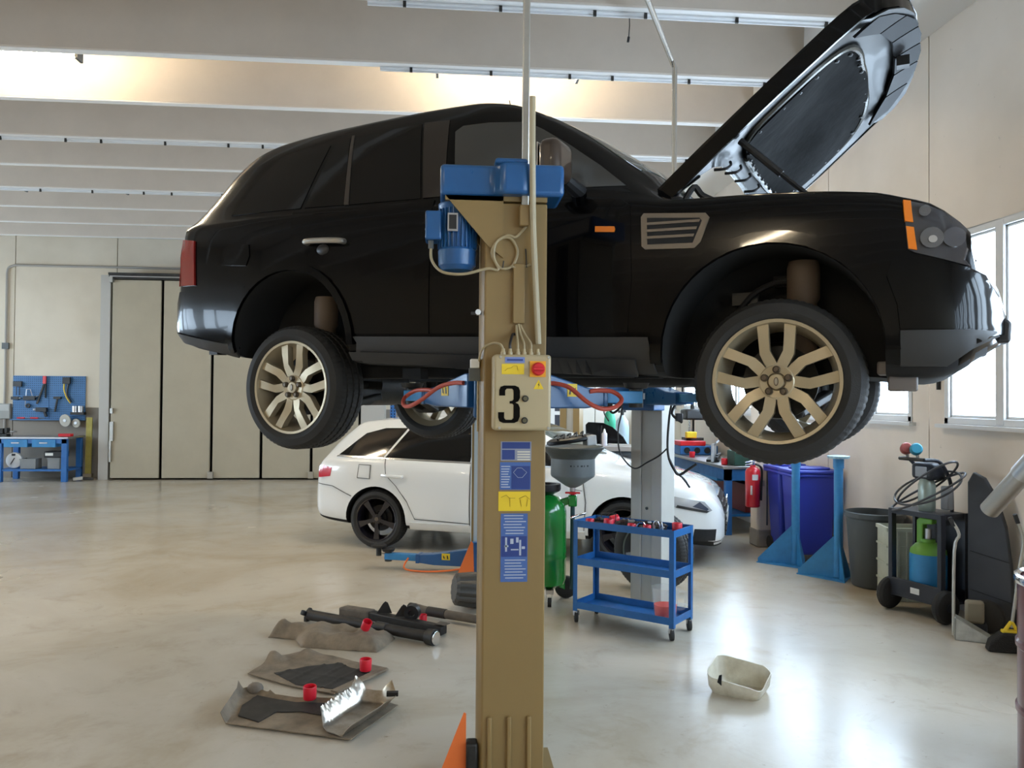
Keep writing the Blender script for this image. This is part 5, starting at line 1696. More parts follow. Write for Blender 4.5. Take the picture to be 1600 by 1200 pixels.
rows = [[(x * .82, y * .82, 0) for x, y in ro], [(x * .95, y * .95, .035) for x, y in ro], [(x, y, rimz(x, y)) for x, y in ro], [(x, y, rimz(x, y)) for x, y in ri], [(x * .94, y * .94, .035) for x, y in ri], [(x * .80, y * .80, .006) for x, y in ri]]
for r_ in rows:
    b.v += r_
for i in range(len(rows) - 1):
    for j in range(n):
        b.f.append((i * n + j, i * n + (j + 1) % n, (i + 1) * n + (j + 1) % n, (i + 1) * n + j))
b.f += [tuple(range(n)), tuple(5 * n + j for j in range(n))]
b.m = [0] * len(b.f)
b.build('basin_shell', M_BAS, t)
MB().prism([(-.085, .075), (-.075, .115), (-.06, .12), (-.062, .06)], -.1365, -.131, 'xz').build('oil_stain', M_BLKM, t)

# ------------------------------------------------------------------ along the right wall
M_BPLATE = M_BLUEL
for (pb, q0, q1, top, lb) in ((W(1243, 884), W(1197, 880), W(1262, 897), 1.10, 'light blue axle stand before the wheeled bins, nearer the pillar'), (W(1310, 905), W(1262, 899), W(1322, 909), 1.14, 'light blue axle stand with a white-capped post beside the grey rubbish bin')):
    t = thing('support_stand', lb, 'stand', (pb.x, pb.y, 0), 0, 'blue support stands')
    MB().cyl((0, 0, .02), (0, 0, top - .10), .040, n=24).build('post', M_BPLATE, t)
    MB().cyl((0, 0, top - .12), (0, 0, top - .02), .048, n=24).build('collar', M_BPLATE, t)
    MB().lathe([(.05, 0), (.095, .0), (.10, .022), (.06, .028), (0, .028)], (0, 0, top - .03), n=20).build('saddle', mat('chipped_pale_blue', (.40, .60, .70), .5, var=.5, scale=30), t)
    d1 = (q0 - pb)
    d1.z = 0
    d1 = d1.normalized() * .36
    for k in range(3):
        dk = Matrix.Rotation(2 * PI * k / 3, 3, 'Z') @ d1 * (1 if k == 0 else .42)
        b = MB()
        nn = dk.normalized().cross(Vector((0, 0, 1))) * .005
        u = dk.normalized()
        pts = [u * .035 + Vector((0, 0, .0)), dk + Vector((0, 0, .0)), dk + Vector((0, 0, .05)), u * .035 + Vector((0, 0, .40 if k == 0 else .34))]
        b.v = [tuple(x + nn) for x in pts] + [tuple(x - nn) for x in pts]
        b.f = [(0, 1, 2, 3), (7, 6, 5, 4)] + [(i, 4 + i, 4 + (i + 1) % 4, (i + 1) % 4) for i in range(4)]
        b.m = [0] * 6
        b.build('gusset', M_BPLATE, t)
    tri = [tuple((Matrix.Rotation(2 * PI * k / 3, 3, 'Z') @ d1 * (1.04 if k == 0 else .46))[:2]) for k in range(3)]
    MB().prism(tri, 0, .012, 'xy').build('foot_plate', M_BPLATE, t)

for (bx_, by_, rz, w, lb) in ((3.765, 8.44, 0, .38, 'blue wheeled bin nearer the pillar, behind the first stand'), (3.785, 8.02, -2, .46, 'blue wheeled bin against the side wall behind the white-capped stand')):
    t = thing('wheelie_bin', lb, 'bin', (bx_, by_, 0), R(rz), 'blue wheeled bins')
    h, dp = .93 if by_ > 8 else .90, .165
    b = MB()
    w2 = w / 2
    b.v = [(-w2 * .82, -dp * .8, .06), (w2 * .82, -dp * .8, .06), (w2 * .82, dp * .8, .06), (-w2 * .82, dp * .8, .06), (-w2, -dp, h - .05), (w2, -dp, h - .05), (w2, dp, h - .05), (-w2, dp, h - .05)]
    b.f = [(3, 2, 1, 0), (4, 5, 6, 7), (0, 1, 5, 4), (1, 2, 6, 5), (2, 3, 7, 6), (3, 0, 4, 7)]
    b.m = [0] * 6
    b.build('bin_body', M_BLUEB, t, bevel=.03, seg=3)
    MB().box((-w2 - .03, -dp - .03, h - .07), (w2 + .03, dp + .02, h - .035)).build('rim', M_BLUEB, t, bevel=.012)
    l = MB().box((-w2 - .035, -dp - .04, h - .035), (w2 + .035, dp + .02, h)).box((-w2 + .05, -dp + .05, h), (w2 - .05, dp - .06, h + .025)).build('lid', M_BLUEB, t, bevel=.014)
    MB().tube([(-w2 + .04, dp + .03, h - .03), (w2 - .04, dp + .03, h - .03)], .015, 8).build('handle_bar', M_BLUEB, t)
    for s in (-1, 1):
        MB().lathe([(0, -.025), (.07, -.025), (.08, 0), (.07, .025), (0, .025)], (s * (w2 * .8), dp * .75, .08), (1, 0, 0), 18).build('wheel', M_RUBBER, t)

p = W(1357, 918)
t = thing('rubbish_bin', 'dark grey round rubbish bin beside the axle stand by the side wall', 'bin', (3.835, 6.835, 0))
MB().lathe([(0, .005), (.185, .005), (.195, .02), (.235, .60), (.25, .615), (.252, .655), (.24, .66), (.225, .61), (.185, .03), (0, .025)], n=44).build('bin_body', mat('dark_grey_bin', (.065, .075, .08), .55), t)
MB().box((-.06, -.245, .53), (.02, -.225, .575)).build('handle_recess', M_BLKM, t, bevel=.008)

p = W(1388, 930)
t = thing('wire_crate', 'pale folding crate with a grid of ribs beside the grey rubbish bin', 'crate', (3.80, 6.28, 0), R(-12))
M_CR = mat('pale_green_grey_plastic', (.52, .55, .46), .5, var=.15)
w, dp, h = .30, .26, .60
for nm, a, b_ in (('side_panel', (-w / 2, 0, .02), (w / 2, .012, h)), ('side_panel', (-w / 2, dp - .012, .02), (w / 2, dp, h)), ('side_panel', (-w / 2, 0, .02), (-w / 2 + .012, dp, h)), ('side_panel', (w / 2 - .012, 0, .02), (w / 2, dp, h)), ('base_panel', (-w / 2, 0, .0), (w / 2, dp, .02))):
    MB().box(a, b_).build(nm, M_CR, t)
for k in range(5):
    x = -w / 2 + .008 + k * (w - .016) / 4
    MB().box((x - .008, -.012, .0), (x + .008, 0, h)).build('rib', M_CR, t)
    z = .01 + k * (h - .02) / 4
    MB().box((-w / 2 - .004, -.010, z - .008), (w / 2 + .004, -.001, z + .008)).box((-w / 2 - .01, 0, z - .008), (-w / 2, dp, z + .008)).build('rib', M_CR, t)
MB().box((-w / 2 - .012, -.014, h - .03), (w / 2 + .012, .002, h)).box((-w / 2 - .014, 0, h - .03), (-w / 2, dp, h)).build('top_rim', M_CR, t)

# gas-bottle cart
p = (W(1410, 955) + W(1465, 980)) / 2
ct = thing('gas_cart', 'black two-wheeled service cart with hoses by the side wall', 'cart', (3.60, 5.86, 0), R(-72))
M_CART = mat('cart_black', (.018, .02, .028), .5)
wC, dC = .44, .30
MB().box((-wC / 2, 0, .12), (wC / 2, .02, .26)).box((-wC / 2, 0, .12), (wC / 2, dC, .14)).build('base_tray', M_CART, ct, bevel=.006)
MB().box((-.03, -.004, .17), (.05, .0, .215)).build('maker_plate', M_WHITE, ct, bevel=.004)
for s in (-1, 1):
    MB().box((s * wC / 2 - .018, .0, .12), (s * wC / 2 + .018, .05, .80)).build('upright', M_CART, ct, bevel=.004)
    MB().box((s * wC / 2 - .012, dC - .04, .12), (s * wC / 2 + .012, dC, .80)).build('rear_upright', M_CART, ct)
    wl_ = MB().lathe([(0, -.035), (.08, -.035), (.11, -.03), (.125, -.012), (.125, .012), (.11, .03), (.08, .035), (0, .035)], (s * (wC / 2 + .03), .03, .125), (1, 0, 0), 30).build('wheel', M_RUBBER, ct)
    MB().lathe([(0, -.04), (.03, -.04), (.03, .04), (0, .04)], (s * (wC / 2 + .03), .03, .125), (1, 0, 0), 16).build('hub', M_CART, wl_)
MB().box((-wC / 2, .0, .76), (wC / 2, dC, .80)).build('top_shelf', M_CART, ct, bevel=.004)
MB().box((-wC / 2, dC - .012, .14), (wC / 2, dC, .78)).build('back_panel', M_CART, ct)
for s in (-1, 1):
    MB().tube(smooth_path([(s * .13, dC - .05, .80), (s * .13, dC - .06, 1.0), (s * .13, dC - .12, 1.12), (s * .13, .10, 1.19), (s * .11, -.02, 1.20)], 4), .014, 8).build('handle_tube', M_CART, ct)
MB().tube([(-.11, -.02, 1.20), (.11, -.02, 1.20)], .014, 8).build('hand_grip', M_BLK, ct)
MB().box((-.10, .08, 1.04), (.10, .24, 1.17)).build('gauge_block', M_CART, ct, bevel=.03)
MB().box((-.05, .07, 1.06), (.05, .085, 1.14)).build('gauge_face', mat('gauge_grey', (.35, .37, .40), .25), ct, bevel=.006)
MB().lathe([(0, .80), (.058, .80), (.062, .83), (.062, 1.0), (.045, 1.05), (.03, 1.07), (0, 1.07)], (.0, .14, 0), n=26).build('sight_glass', mat('pale_green_canister', (.38, .45, .40), .25, metal=.3), ct)
MB().box((.10, .16, .82), (.17, .22, 1.0)).build('pump_box', mat('pump_grey', (.25, .25, .26), .5), ct, bevel=.01)
for x, m in ((-.085, mat('dull_red_grip', (.33, .07, .06), .5)), (.005, mat('teal_grip', (.03, .25, .36), .5))):
    MB().lathe([(0, -.035), (.035, -.035), (.045, -.02), (.045, .02), (.035, .035), (0, .035)], (x, .02, 1.275), (.55, -.5, .2), 20).build('valve_wheel', m, ct)
    MB().cyl((x, .04, 1.20), (x, .02, 1.27), .012, n=10).build('valve_stem', M_STEEL, ct)
b = MB()
for r_, zz, ph in ((.24, .98, 0), (.27, .95, .8), (.21, 1.02, 1.7)):
    b.tube([(.05 + r_ * 1.15 * math.cos(a), .08 + .13 * math.sin(a), zz + .12 * math.sin(a + ph) + .06 * math.cos(a)) for a in [2 * PI * i / 36 for i in range(36)]], .0085, 8, closed=True)
b.build('coiled_hose', mat('grey_black_hose', (.05, .05, .055), .4), ct)
CTM = Matrix.Translation(ct.location) @ Matrix.Rotation(R(-72), 4, 'Z')
gb = thing('gas_bottle', 'blue gas bottle with a green shoulder standing in the black cart', 'gas bottle', CTM @ Vector((0, .155, .1405)))
MB().lathe([(0, .0), (.10, .0), (.128, .02), (.133, .04), (.133, .31), (.131, .33), (0, .331)], n=36).build('bottle_body', mat('bottle_blue', (.03, .24, .52), .4, var=.15), gb)
MB().lathe([(.1315, .325), (.126, .36), (.09, .40), (.05, .415), (.05, .44), (0, .44)], n=36).build('shoulder', mat('bottle_green', (.16, .38, .05), .45), gb)
MB().prism([(-.085, .39), (-.085, .58), (-.055, .60), (.055, .60), (.055, .56), (-.03, .55), (-.03, .44), (-.01, .40)], -.03, .03, 'xz').build('valve_guard', MATS['bottle_green'], gb, bevel=.01).rotation_euler = (0, 0, R(-72))
MB().cyl((0, 0, .43), (0, 0, .52), .025, n=14).build('valve', M_STEEL, gb)

# curved wheel-arch shell leaning by the wall
p = D(1521, 945, 6.25)
t = thing('plastic_fender', 'dark grey curved plastic fender standing on end against the side wall', 'fender', (3.965, 5.47, 0), R(-56))
b = MB()
prof = [(-.17, 0), (-.17, 1.05), (-.13, 1.13), (-.05, 1.09), (.03, .95), (.09, .75), (.125, .45), (.14, 0)]
b.prism(prof, -.02, .02, 'xz')
b.build('fender_skin', mat('fender_plastic', (.045, .048, .056), .6, var=.1), t, bevel=.012)
for k in range(2):
    MB().tube([(-.15, -.024, .55 - .28 * k), (.115 + .01 * k, -.024, .50 - .28 * k)], .003, 6).build('crease', M_BLK, t)
p = D(1512, 930, 6.0)
t = thing('air_compressor', 'small black wheel with a tan pump on the floor behind the dustpan handle', 'compressor', (3.79, 5.40, 0), R(-30))
MB().lathe([(0, -.04), (.08, -.04), (.11, -.03), (.12, 0), (.11, .03), (.08, .04), (0, .04)], (.06, .03, .12), (.3, 1, 0), 30).build('wheel', M_RUBBER, t)
MB().box((-.08, -.07, .08), (.04, -.0, .24)).build('pump', mat('tan_pump', (.26, .23, .17), .6), t, bevel=.02)
MB().box((-.08, -.05, 0), (.06, .04, .09)).build('foot', M_CART, t, bevel=.02)

# dustpan with a long handle, broom
p = W(1492, 1000)
t = thing('dustpan', 'white long-handled dustpan on the floor before the black fender', 'dustpan', (p.x, p.y, 0), R(-30))
b = MB()
b.prism([(0, 0), (.25, 0), (.22, .03), (.08, .11), (0, .15)], 0, .006, 'xz').prism([(0, 0), (.25, 0), (.22, .03), (.08, .11), (0, .15)], .15, .156, 'xz').box((0, 0, 0), (.25, .156, .006)).box((0, 0, 0), (.006, .156, .15))
b.build('pan', mat('scuffed_white', (.55, .56, .52), .5, var=.3, scale=12), t)
MB().tube(smooth_path([(-.005, .05, .02), (-.0, .05, .60), (.03, .05, .72), (-.02, .05, .82)], 4), .011, 10).build('handle', M_GALV, t)
MB().cyl((.0, .05, .775), (-.028, .05, .835), .014, n=10).build('grip', M_BLK, t)
t = thing('broom', 'black broom with a yellow clamp and steel handle beside the dustpan', 'broom', (3.74, 4.99, 0), R(-20))
MB().tube(smooth_path([(.0, 0, .16), (.06, .04, .55), (.09, .06, .72), (.05, .05, .86)], 4), .010, 10).build('handle', M_GALV, t)
MB().cyl((.055, .05, .84), (.035, .045, .90), .014, n=10).build('grip', M_BLK, t)
MB().box((-.06, -.025, .11), (.05, .025, .145)).bar((-.045, 0, .13), (.0, 0, .20), .03, .02).bar((.04, 0, .13), (.0, 0, .20), .03, .02).build('clamp', M_YEL, t, bevel=.008)
MB().prism([(-.15, .0), (.13, .0), (.11, .09), (.05, .13), (-.06, .13), (-.13, .07)], -.05, .05, 'xz').build('bristles', mat('black_bristles', (.015, .014, .013), .9, bump=.8, bscale=150), t, bevel=.015)
p = D(1604, 1000, 5.6)
t = thing('steel_rod', 'thin steel rod leaning upright behind the broom', 'rod', (p.x, p.y, 0))
MB().tube([(-.03, .0, .0), (.03, .03, .85)], .009, 8).build('rod', M_GALV, t)
MB().cyl((.03, .03, .85), (.035, .032, .92), .012, n=10).build('grip', M_BLK, t)

# exhaust extraction tube clamped to the wall
a, b_ = D(1546, 797, 5.45), D(1645, 688, 4.95)
t = thing('exhaust_tube', 'wide brushed steel exhaust tube rising along the side wall beside the fender', 'tube', a)
MB().cyl((0, 0, 0), (b_ - a) * .55, .062, n=28).build('tube', mat('brushed_steel', (.45, .43, .40), .35, metal=.9), t)
MB().cyl((b_ - a) * .53, (b_ - a), .07, n=28).build('tube', M_STEEL, t)
MB().bar((b_ - a) * .75, Vector((XR - a.x, (b_ - a).y * .75, (b_ - a).z * .75)), .03, .03).build('wall_bracket', M_GALV, t)

# maroon drum, edge of picture
p = D(1714, 1000, 3.37)
t = thing('steel_drum', 'maroon steel drum with a shiny rim at the very edge of the picture', 'drum', (p.x, p.y, 0))
MB().lathe([(0, .01), (.285, .01), (.285, .30), (.293, .31), (.293, .33), (.285, .34), (.285, .58), (.293, .59), (.293, .61), (.285, .62), (.285, .86), (0, .86)], n=56).build('drum_body', mat('maroon_paint', (.13, .02, .03), .35, coat=.4), t)
MB().lathe([(.27, .87), (.285, .858), (.297, .865), (.30, .88), (.297, .895), (.285, .90), (.272, .89)], n=56, close=True).build('drum_rim', M_CHROME, t)

# fire extinguisher on the pillar
p = D(1174, 760, 8.86)
t = thing('fire_extinguisher', 'red fire extinguisher hanging on the white pillar', 'fire extinguisher', (p.x + .0, 8.58, p.z))
MB().lathe([(0, -.22), (.070, -.22), (.078, -.21), (.08, .17), (.065, .20), (.03, .22), (.03, .24), (0, .24)], n=30).build('cylinder', mat('extinguisher_red', (.50, .012, .02), .3, coat=.3), t)
MB().box((-.035, -.082, .08), (.03, -.070, .14)).build('paper_tag', mat('pale_paper', (.60, .58, .52), .6), t)
MB().box((-.05, -.08, -.08), (-.035, -.06, .02)).build('print_strip', M_WHITE, t)
MB().cyl((0, 0, .24), (0, 0, .28), .02, n=12).bar((-.09, -.02, .27), (.03, 0, .29), .02, .012).bar((-.09, -.02, .24), (.03, 0, .26), .02, .010).build('valve_lever', M_CHROME, t, bevel=.002)
MB().tube(smooth_path([(.03, 0, .25), (.10, .0, .20), (.10, .0, .0), (.095, 0, -.15)], 5), .012, 8).build('discharge_hose', M_BLK, t)
MB().box((-.03, .06, .0), (.16, .09, .06)).build('wall_bracket', M_GALV, t)


# ------------------------------------------------------------------ far end: workbench with tool board
def atY(px, py, y):
    r = FW + RT * ((px - 800) / F_PX) + UP * ((600 - py) / F_PX)
    return CAM + r * (y / r.y)


bo = Vector((-8.26, 15.62, 0))
wbn = thing('workbench', 'blue workbench with a steel top and two drawers under the tool board', 'workbench', bo)
WL, WD, WH = 1.26, .72, .84
MB().box((-.02, -.02, WH - .035), (WL + .02, WD, WH)).build('bench_top', M_STEEL, wbn, bevel=.005)
for x in (0, WL - .10):
    for y in (0, WD - .12):
        MB().box((x, y, 0), (x + .10, y + .08, WH - .035)).build('leg', M_BENCH, wbn, bevel=.006)
MB().box((.0, .02, .20), (WL, WD - .05, .235)).box((0, .0, WH - .12), (WL, .02, WH - .035)).build('lower_shelf', M_BENCH, wbn)
for x in (.14, .64):
    dw = MB().box((x, -.015, WH - .19), (x + .42, .45, WH - .045)).build('drawer', M_BLUEL, wbn, bevel=.006)
    MB().box((x + .14, -.03, WH - .12), (x + .28, -.012, WH - .10)).build('drawer_handle', M_STEEL, dw)
t = thing('cable_reel', 'white round cable reel on the lower shelf of the far workbench', 'reel', bo + Vector((.22, .24, .236)))
MB().lathe([(0, -.05), (.11, -.05), (.145, -.04), (.15, .0), (.145, .04), (.11, .05), (0, .05)], (0, 0, .152), (0, 1, 0), 28).build('drum', M_WHITE, t)
MB().box((-.03, -.06, .24), (.03, -.045, .28)).bar((-.05, -.055, .08), (.02, -.055, .2), .02, .012).build('reel_handle', M_BLK, t)
M_GBOX = mat('grey_storage_box', (.24, .25, .25), .6)
for x, w, h, lb in ((.52, .28, .19, 'open grey box on the lower bench shelf beside the white reel'), (.98, .22, .21, 'pale grey box on the lower bench shelf under the black case')):
    t = thing('storage_box', lb, 'box', bo + Vector((x, .22, .236)))
    MB().box((-w / 2, -.12, 0), (w / 2, .12, .01)).box((-w / 2, -.12, 0), (w / 2, -.11, h)).box((-w / 2, .11, 0), (w / 2, .12, h)).box((-w / 2, -.12, 0), (-w / 2 + .01, .12, h)).box((w / 2 - .01, -.12, 0), (w / 2, .12, h)).build('box_body', M_GBOX, t, bevel=.004)
    MB().box((-w / 2 - .008, -.13, h - .02), (w / 2 + .008, -.118, h)).build('box_rim', M_GBOX, t)
t = thing('tool_case', 'black tool case with a white sticker lying on the grey box', 'case', bo + Vector((.98, .22, .447)))
MB().box((-.17, -.14, 0), (.17, .14, .12)).build('case_body', M_BLK, t, bevel=.015)
MB().box((-.14, -.143, .04), (.0, -.139, .09)).build('case_sticker', M_WHITE, t)
t = thing('red_box', 'small red box on the end of the steel bench top', 'box', bo + Vector((WL - .12, .2, WH + .001)))
MB().box((-.10, -.07, 0), (.12, .07, .05)).build('box_body', M_RED, t, bevel=.008)
MB().box((-.10, -.072, .035), (.12, .072, .055)).build('box_lid', M_RED, t, bevel=.006)
t = thing('bench_vice', 'dark bench vice at the picture edge of the far workbench', 'vice', bo + Vector((.02, .2, WH + .001)))
MB().box((-.10, -.08, 0), (.10, .08, .05)).box((-.08, -.05, .05), (.02, .05, .15)).box((.05, -.06, .06), (.10, .06, .16)).build('vice_body', M_DARK, t, bevel=.01)
MB().cyl((.1, 0, .09), (.22, 0, .09), .014, n=12).bar((.21, -.08, .09), (.21, .08, .09), .012, .012).build('vice_screw', M_STEEL, t)
a, b = atY(20, 655, YB - .02), atY(134, 588, YB - .02)
pg = thing('tool_board', 'blue perforated tool board hung on the wall above the far workbench', 'tool board', (a.x, YB - .03, a.z))
BW, BH = b.x - a.x, b.z - a.z
M_BOARD = mat('board_blue', (.06, .19, .42), .5, var=.15)
MB().box((0, 0, 0), (BW / 2 - .003, .025, BH)).build('board_panel', M_BOARD, pg)
MB().box((BW / 2 + .003, 0, 0), (BW, .025, BH)).build('board_panel', M_BOARD, pg)
MB().box((-.02, -.06, -.015), (BW + .02, .02, .005)).build('board_ledge', M_BOARD, pg)
mb = MB()
for i in range(36):
    for j in range(20):
        x, z = (i + .5) * BW / 36, (j + .5) * BH / 20
        mb.box((x - .006, -.0012, z - .006), (x + .006, -.0002, z + .006))
mb.build('holes', M_BLKM, pg)['kind'] = 'stuff'


def hung(name, label, cat, px, py, parts, group=None):
    p = atY(px, py, YB - .03)
    t = thing(name, label, cat, (p.x, YB - .036, p.z), 0, group)
    for nm, m, b in parts:
        b.build(nm, m, t, bevel=.003)
    return t


hung('hacksaw', 'hacksaw frame hanging highest in the middle of the tool board', 'saw', 71, 590, [('grip', M_RED, MB().box((-.03, -.04, -.12), (.03, -.01, .03))), ('bow', M_DARK, MB().bar((0, -.02, -.10), (-.14, -.02, -.52), .02, .035).bar((.02, -.02, -.1), (.02, -.02, -.40), .02, .03))])
hung('belt_grinder', 'yellow-banded tool hanging top of the tool board near the folding door', 'tool', 104, 592, [('head', M_BLK, MB().box((-.05, -.06, -.10), (.09, -.01, .03))), ('strap', M_YEL, MB().tube(smooth_path([(-.02, -.03, -.05), (-.03, -.03, -.20), (.02, -.03, -.36), (.10, -.03, -.48)], 4), .014, 6)), ('cable', M_BLK, MB().tube(smooth_path([(.05, -.03, -.1), (.03, -.03, -.3), (.08, -.03, -.40), (.11, -.03, -.46)], 4), .02, 6))])
hung('hammer', 'hammer with a black head hanging near the middle of the tool board', 'hammer', 91, 622, [('head', M_BLK, MB().box((-.07, -.05, -.02), (.07, -.01, .03))), ('handle', M_DARK, MB().bar((.0, -.03, -.02), (-.04, -.03, -.27), .03, .03))])
hung('air_gun', 'black air tool hanging between saw and board edge', 'tool', 47, 621, [('body', M_BLK, MB().box((-.10, -.06, -.05), (.12, -.01, .03))), ('hook', M_STEEL, MB().tube([(-.06, -.03, .02), (-.05, -.03, .16), (.02, -.03, .16), (.06, -.03, .02)], .008, 6)), ('nozzle', M_STEEL, MB().cyl((.1, -.03, .0), (.16, -.03, .03), .012, n=8))])
hung('drill', 'black drill hanging low in the middle of the tool board', 'drill', 67, 640, [('body', M_BLK, MB().box((-.10, -.08, -.04), (.10, -.01, .04))), ('grip', M_BLK, MB().bar((.05, -.04, -.03), (.09, -.04, -.14), .05, .04)), ('chuck', M_STEEL, MB().cyl((-.10, -.04, 0), (-.16, -.04, 0), .02, n=10))])
hung('wire_brush', 'dark flat brush hanging in the top corner of the tool board', 'brush', 29, 600, [('head', M_BLK, MB().box((-.08, -.05, -.05), (.08, -.01, .05))), ('prong', M_DARK, MB().bar((-.02, -.03, -.05), (-.02, -.03, -.22), .012, .012).bar((.04, -.03, -.05), (.04, -.03, -.22), .012, .012))])
hung('clamp_tool', 'short dark clamp at the window-side edge of the tool board', 'clamp', 25, 622, [('body', M_BLK, MB().box((-.07, -.05, -.03), (.07, -.01, .03))), ('screw', M_STEEL, MB().cyl((.07, -.03, 0), (.11, -.03, 0), .012, n=8))])
hung('tape_measure', 'small ring tool hanging under the black air tool', 'tool', 45, 634, [('ring', M_DARK, MB().lathe([(.02, -.015), (.045, -.015), (.045, .015), (.02, .015)], (0, -.03, 0), (0, 1, 0), 16, close=True)), ('hook', M_STEEL, MB().cyl((-.05, -.03, -.02), (-.05, -.03, .10), .006, n=6))])
p = atY(30, 650, YB - .08)
for k, (dx, lb) in enumerate(((0, 'red screwdriver grip lying on the tool board ledge'), (.14, 'longer red tool lying beside it on the board ledge'))):
    t = thing('red_tool', lb, 'tool', (p.x + dx * 1.8, YB - .065, pg.location.z + .006))
    MB().bar((-.05, 0, .022), (.10, 0, .022), .035, .03).build('grip', M_RED, t, bevel=.006)
    MB().cyl((.10, 0, .022), (.20, .01, .02), .008, n=8).build('blade', M_STEEL, t)
p = atY(108, 656, YB - .1)
for k, (px, py, r, lb) in enumerate(((102, 657, .12, 'large pale grinding disc leaning at the foot of the tool board'), (119, 661, .085, 'smaller pale grinding disc at the foot of the tool board'))):
    q_ = atY(px, py, YB - .17)
    t = thing('grinding_disc', lb, 'disc', (q_.x, YB - .17, q_.z), 0, 'pale grinding discs')
    MB().lathe([(.025, -.012), (r, -.012), (r, .012), (.025, .012)], (0, 0, 0), (.3, 1, .1), 28, close=True).build('disc', mat('pale_disc', (.48, .45, .38), .6), t)
    MB().lathe([(0, -.03), (.03, -.03), (.03, .07), (0, .07)], (0, 0, 0), (0, 1, 0), 14).build('spindle', M_STEEL, t)
q_ = atY(121, 644, YB - .14)
t = thing('steel_cups', 'pair of steel cups above the grinding discs on the board edge', 'cup', (q_.x, YB - .14, q_.z))
MB().lathe([(0, 0), (.05, 0), (.05, .12), (0, .12)], (-.05, 0, 0), n=16).build('cup', M_STEEL, t)
MB().lathe([(0, 0), (.05, 0), (.05, .12), (0, .12)], (.06, 0, 0), n=16).build('cup', M_STEEL, t)
MB().box((-.12, -.03, -.05), (.13, .085, 0)).build('cup_shelf', M_DARK, t)
q0, q1 = W(146, 746), atY(131, 652, YB - .05)
t = thing('yellow_plank', 'long yellow board leaning on the wall beside the blue workbench', 'board', (q0.x, YB - .25, 0))
MB().bar((0, 0, .0), (-.03, .10, q1.z), .11, .03, up=(0, 1, 0)).build('board', mat('dull_yellow', (.42, .36, .08), .6, var=.2), t)
MB().bar((0, -.0, .01), (.0, .0, .10), .16, .08, up=(0, 1, 0)).build('foot', mat('tan_foot', (.28, .24, .18), .7), t)
q0 = W(122, 752)
t = thing('metal_clamp', 'small pale metal tool lying on the floor at the bench foot', 'tool', (q0.x + .03, q0.y, 0))
MB().bar((-.12, 0, .04), (.05, .02, .06), .07, .06).build('head', mat('pale_metal', (.5, .48, .44), .5, metal=.4), t, bevel=.01)
MB().bar((.05, .02, .05), (.22, .05, .04), .05, .05).build('base', M_DARK, t, bevel=.01)

# ------------------------------------------------------------------ behind the white car: side bench, cabinet, bottles
so = Vector((3.40, 9.45, 0))
sb = thing('workbench', 'blue workbench along the side wall behind the white car, nose end', 'workbench', so)
SL = 2.5
MB().box((-.02, -.02, .80), (.66, SL, .835)).build('bench_top', M_STEEL, sb, bevel=.004)
for y in (0, SL - .1):
    for x in (.02, .56):
        MB().box((x, y, 0), (x + .08, y + .08, .80)).build('leg', M_BENCH, sb, bevel=.005)
MB().box((.02, .0, .66), (.05, SL, .80)).box((.02, .0, .66), (.62, .03, .80)).box((.05, .03, .22), (.62, SL - .03, .25)).build('bench_frame', M_BLUEC, sb)
for k in range(2):
    MB().box((.03, .35 + k * .9, .62), (.5, 1.05 + k * .9, .79)).build('drawer', M_BLUEL, sb, bevel=.005)
MB().box((.30, .1, .26), (.6, SL - .1, .60)).build('back_panel', mat('dark_red_panel', (.12, .01, .012), .5), sb)
zb_ = .836
t = thing('bumper_grille', 'grey bumper grille with toothed edge lying on the side bench', 'grille', so + Vector((.16, .85, zb_)), R(68))
MB().prism([(-.38, 0), (.38, 0), (.33, .20), (-.33, .24)], -.02, .015, 'xz').build('grille_skin', mat('silver_grey_plastic', (.40, .42, .45), .35, metal=.3), t, bevel=.01)
for k in range(9):
    MB().bar((-.34 + k * .085, -.02, .225), (-.36 + k * .085, -.06, .26), .03, .015).build('tooth', MATS['silver_grey_plastic'], t)
for k in range(3):
    MB().bar((-.3 + .1 * k, -.05, .05 + .02 * (k % 2)), (.1 + .1 * k, -.07, .07), .03, .04).build('clip_bracket', M_BLK, t)
MB().box((-.25, -.08, 0), (.25, .08, .03)).build('stay', M_BLK, t)
red_cup(so + Vector((.06, 1.45, zb_)), 'red cap on the side bench at the far end of the grey grille', (0, 0), 'red cups on the side bench', 1.1)
red_cup(so + Vector((.08, .22, zb_)), 'red cap on the side bench between grille and green box', (0, 0), 'red cups on the side bench', 1.1)
t = thing('green_case', 'dark green case on the near end of the side bench', 'case', so + Vector((.34, .16, zb_)))
MB().box((-.2, -.12, 0), (.2, .14, .18)).build('case_body', mat('dark_green', (.015, .06, .045), .5), t, bevel=.01)
MB().box((-.05, -.14, .12), (.05, -.12, .15)).build('case_latch', M_STEEL, t)
t = thing('tool_cabinet', 'dark blue cabinet with round dials at the far end of the side bench', 'cabinet', so + Vector((.30, 2.1, zb_)))
MB().box((-.28, -.22, 0), (.28, .28, .13)).build('cabinet_body', M_BLUEC, t, bevel=.008)
for k in range(3):
    MB().lathe([(.045, 0), (.045, .01), (0, .01)], (-.18 + k * .15, -.22, .065), (0, -1, 0), 16).build('dial', M_BLKM, t)
MB().box((-.28, -.22, .13), (.1, .1, .20)).build('red_tray', M_RED, t, bevel=.01)
t = thing('pillar_drill', 'black and chrome drilling machine standing on the dark blue cabinet', 'machine', so + Vector((.28, 2.14, zb_ + .201)))
MB().box((-.12, -.10, 0), (.14, .14, .04)).cyl((.02, .06, .04), (.02, .06, .62), .03, n=16).build('machine_stand', M_DARK, t)
MB().box((-.14, -.14, .30), (.20, .16, .46)).build('machine_head', M_BLK, t, bevel=.03)
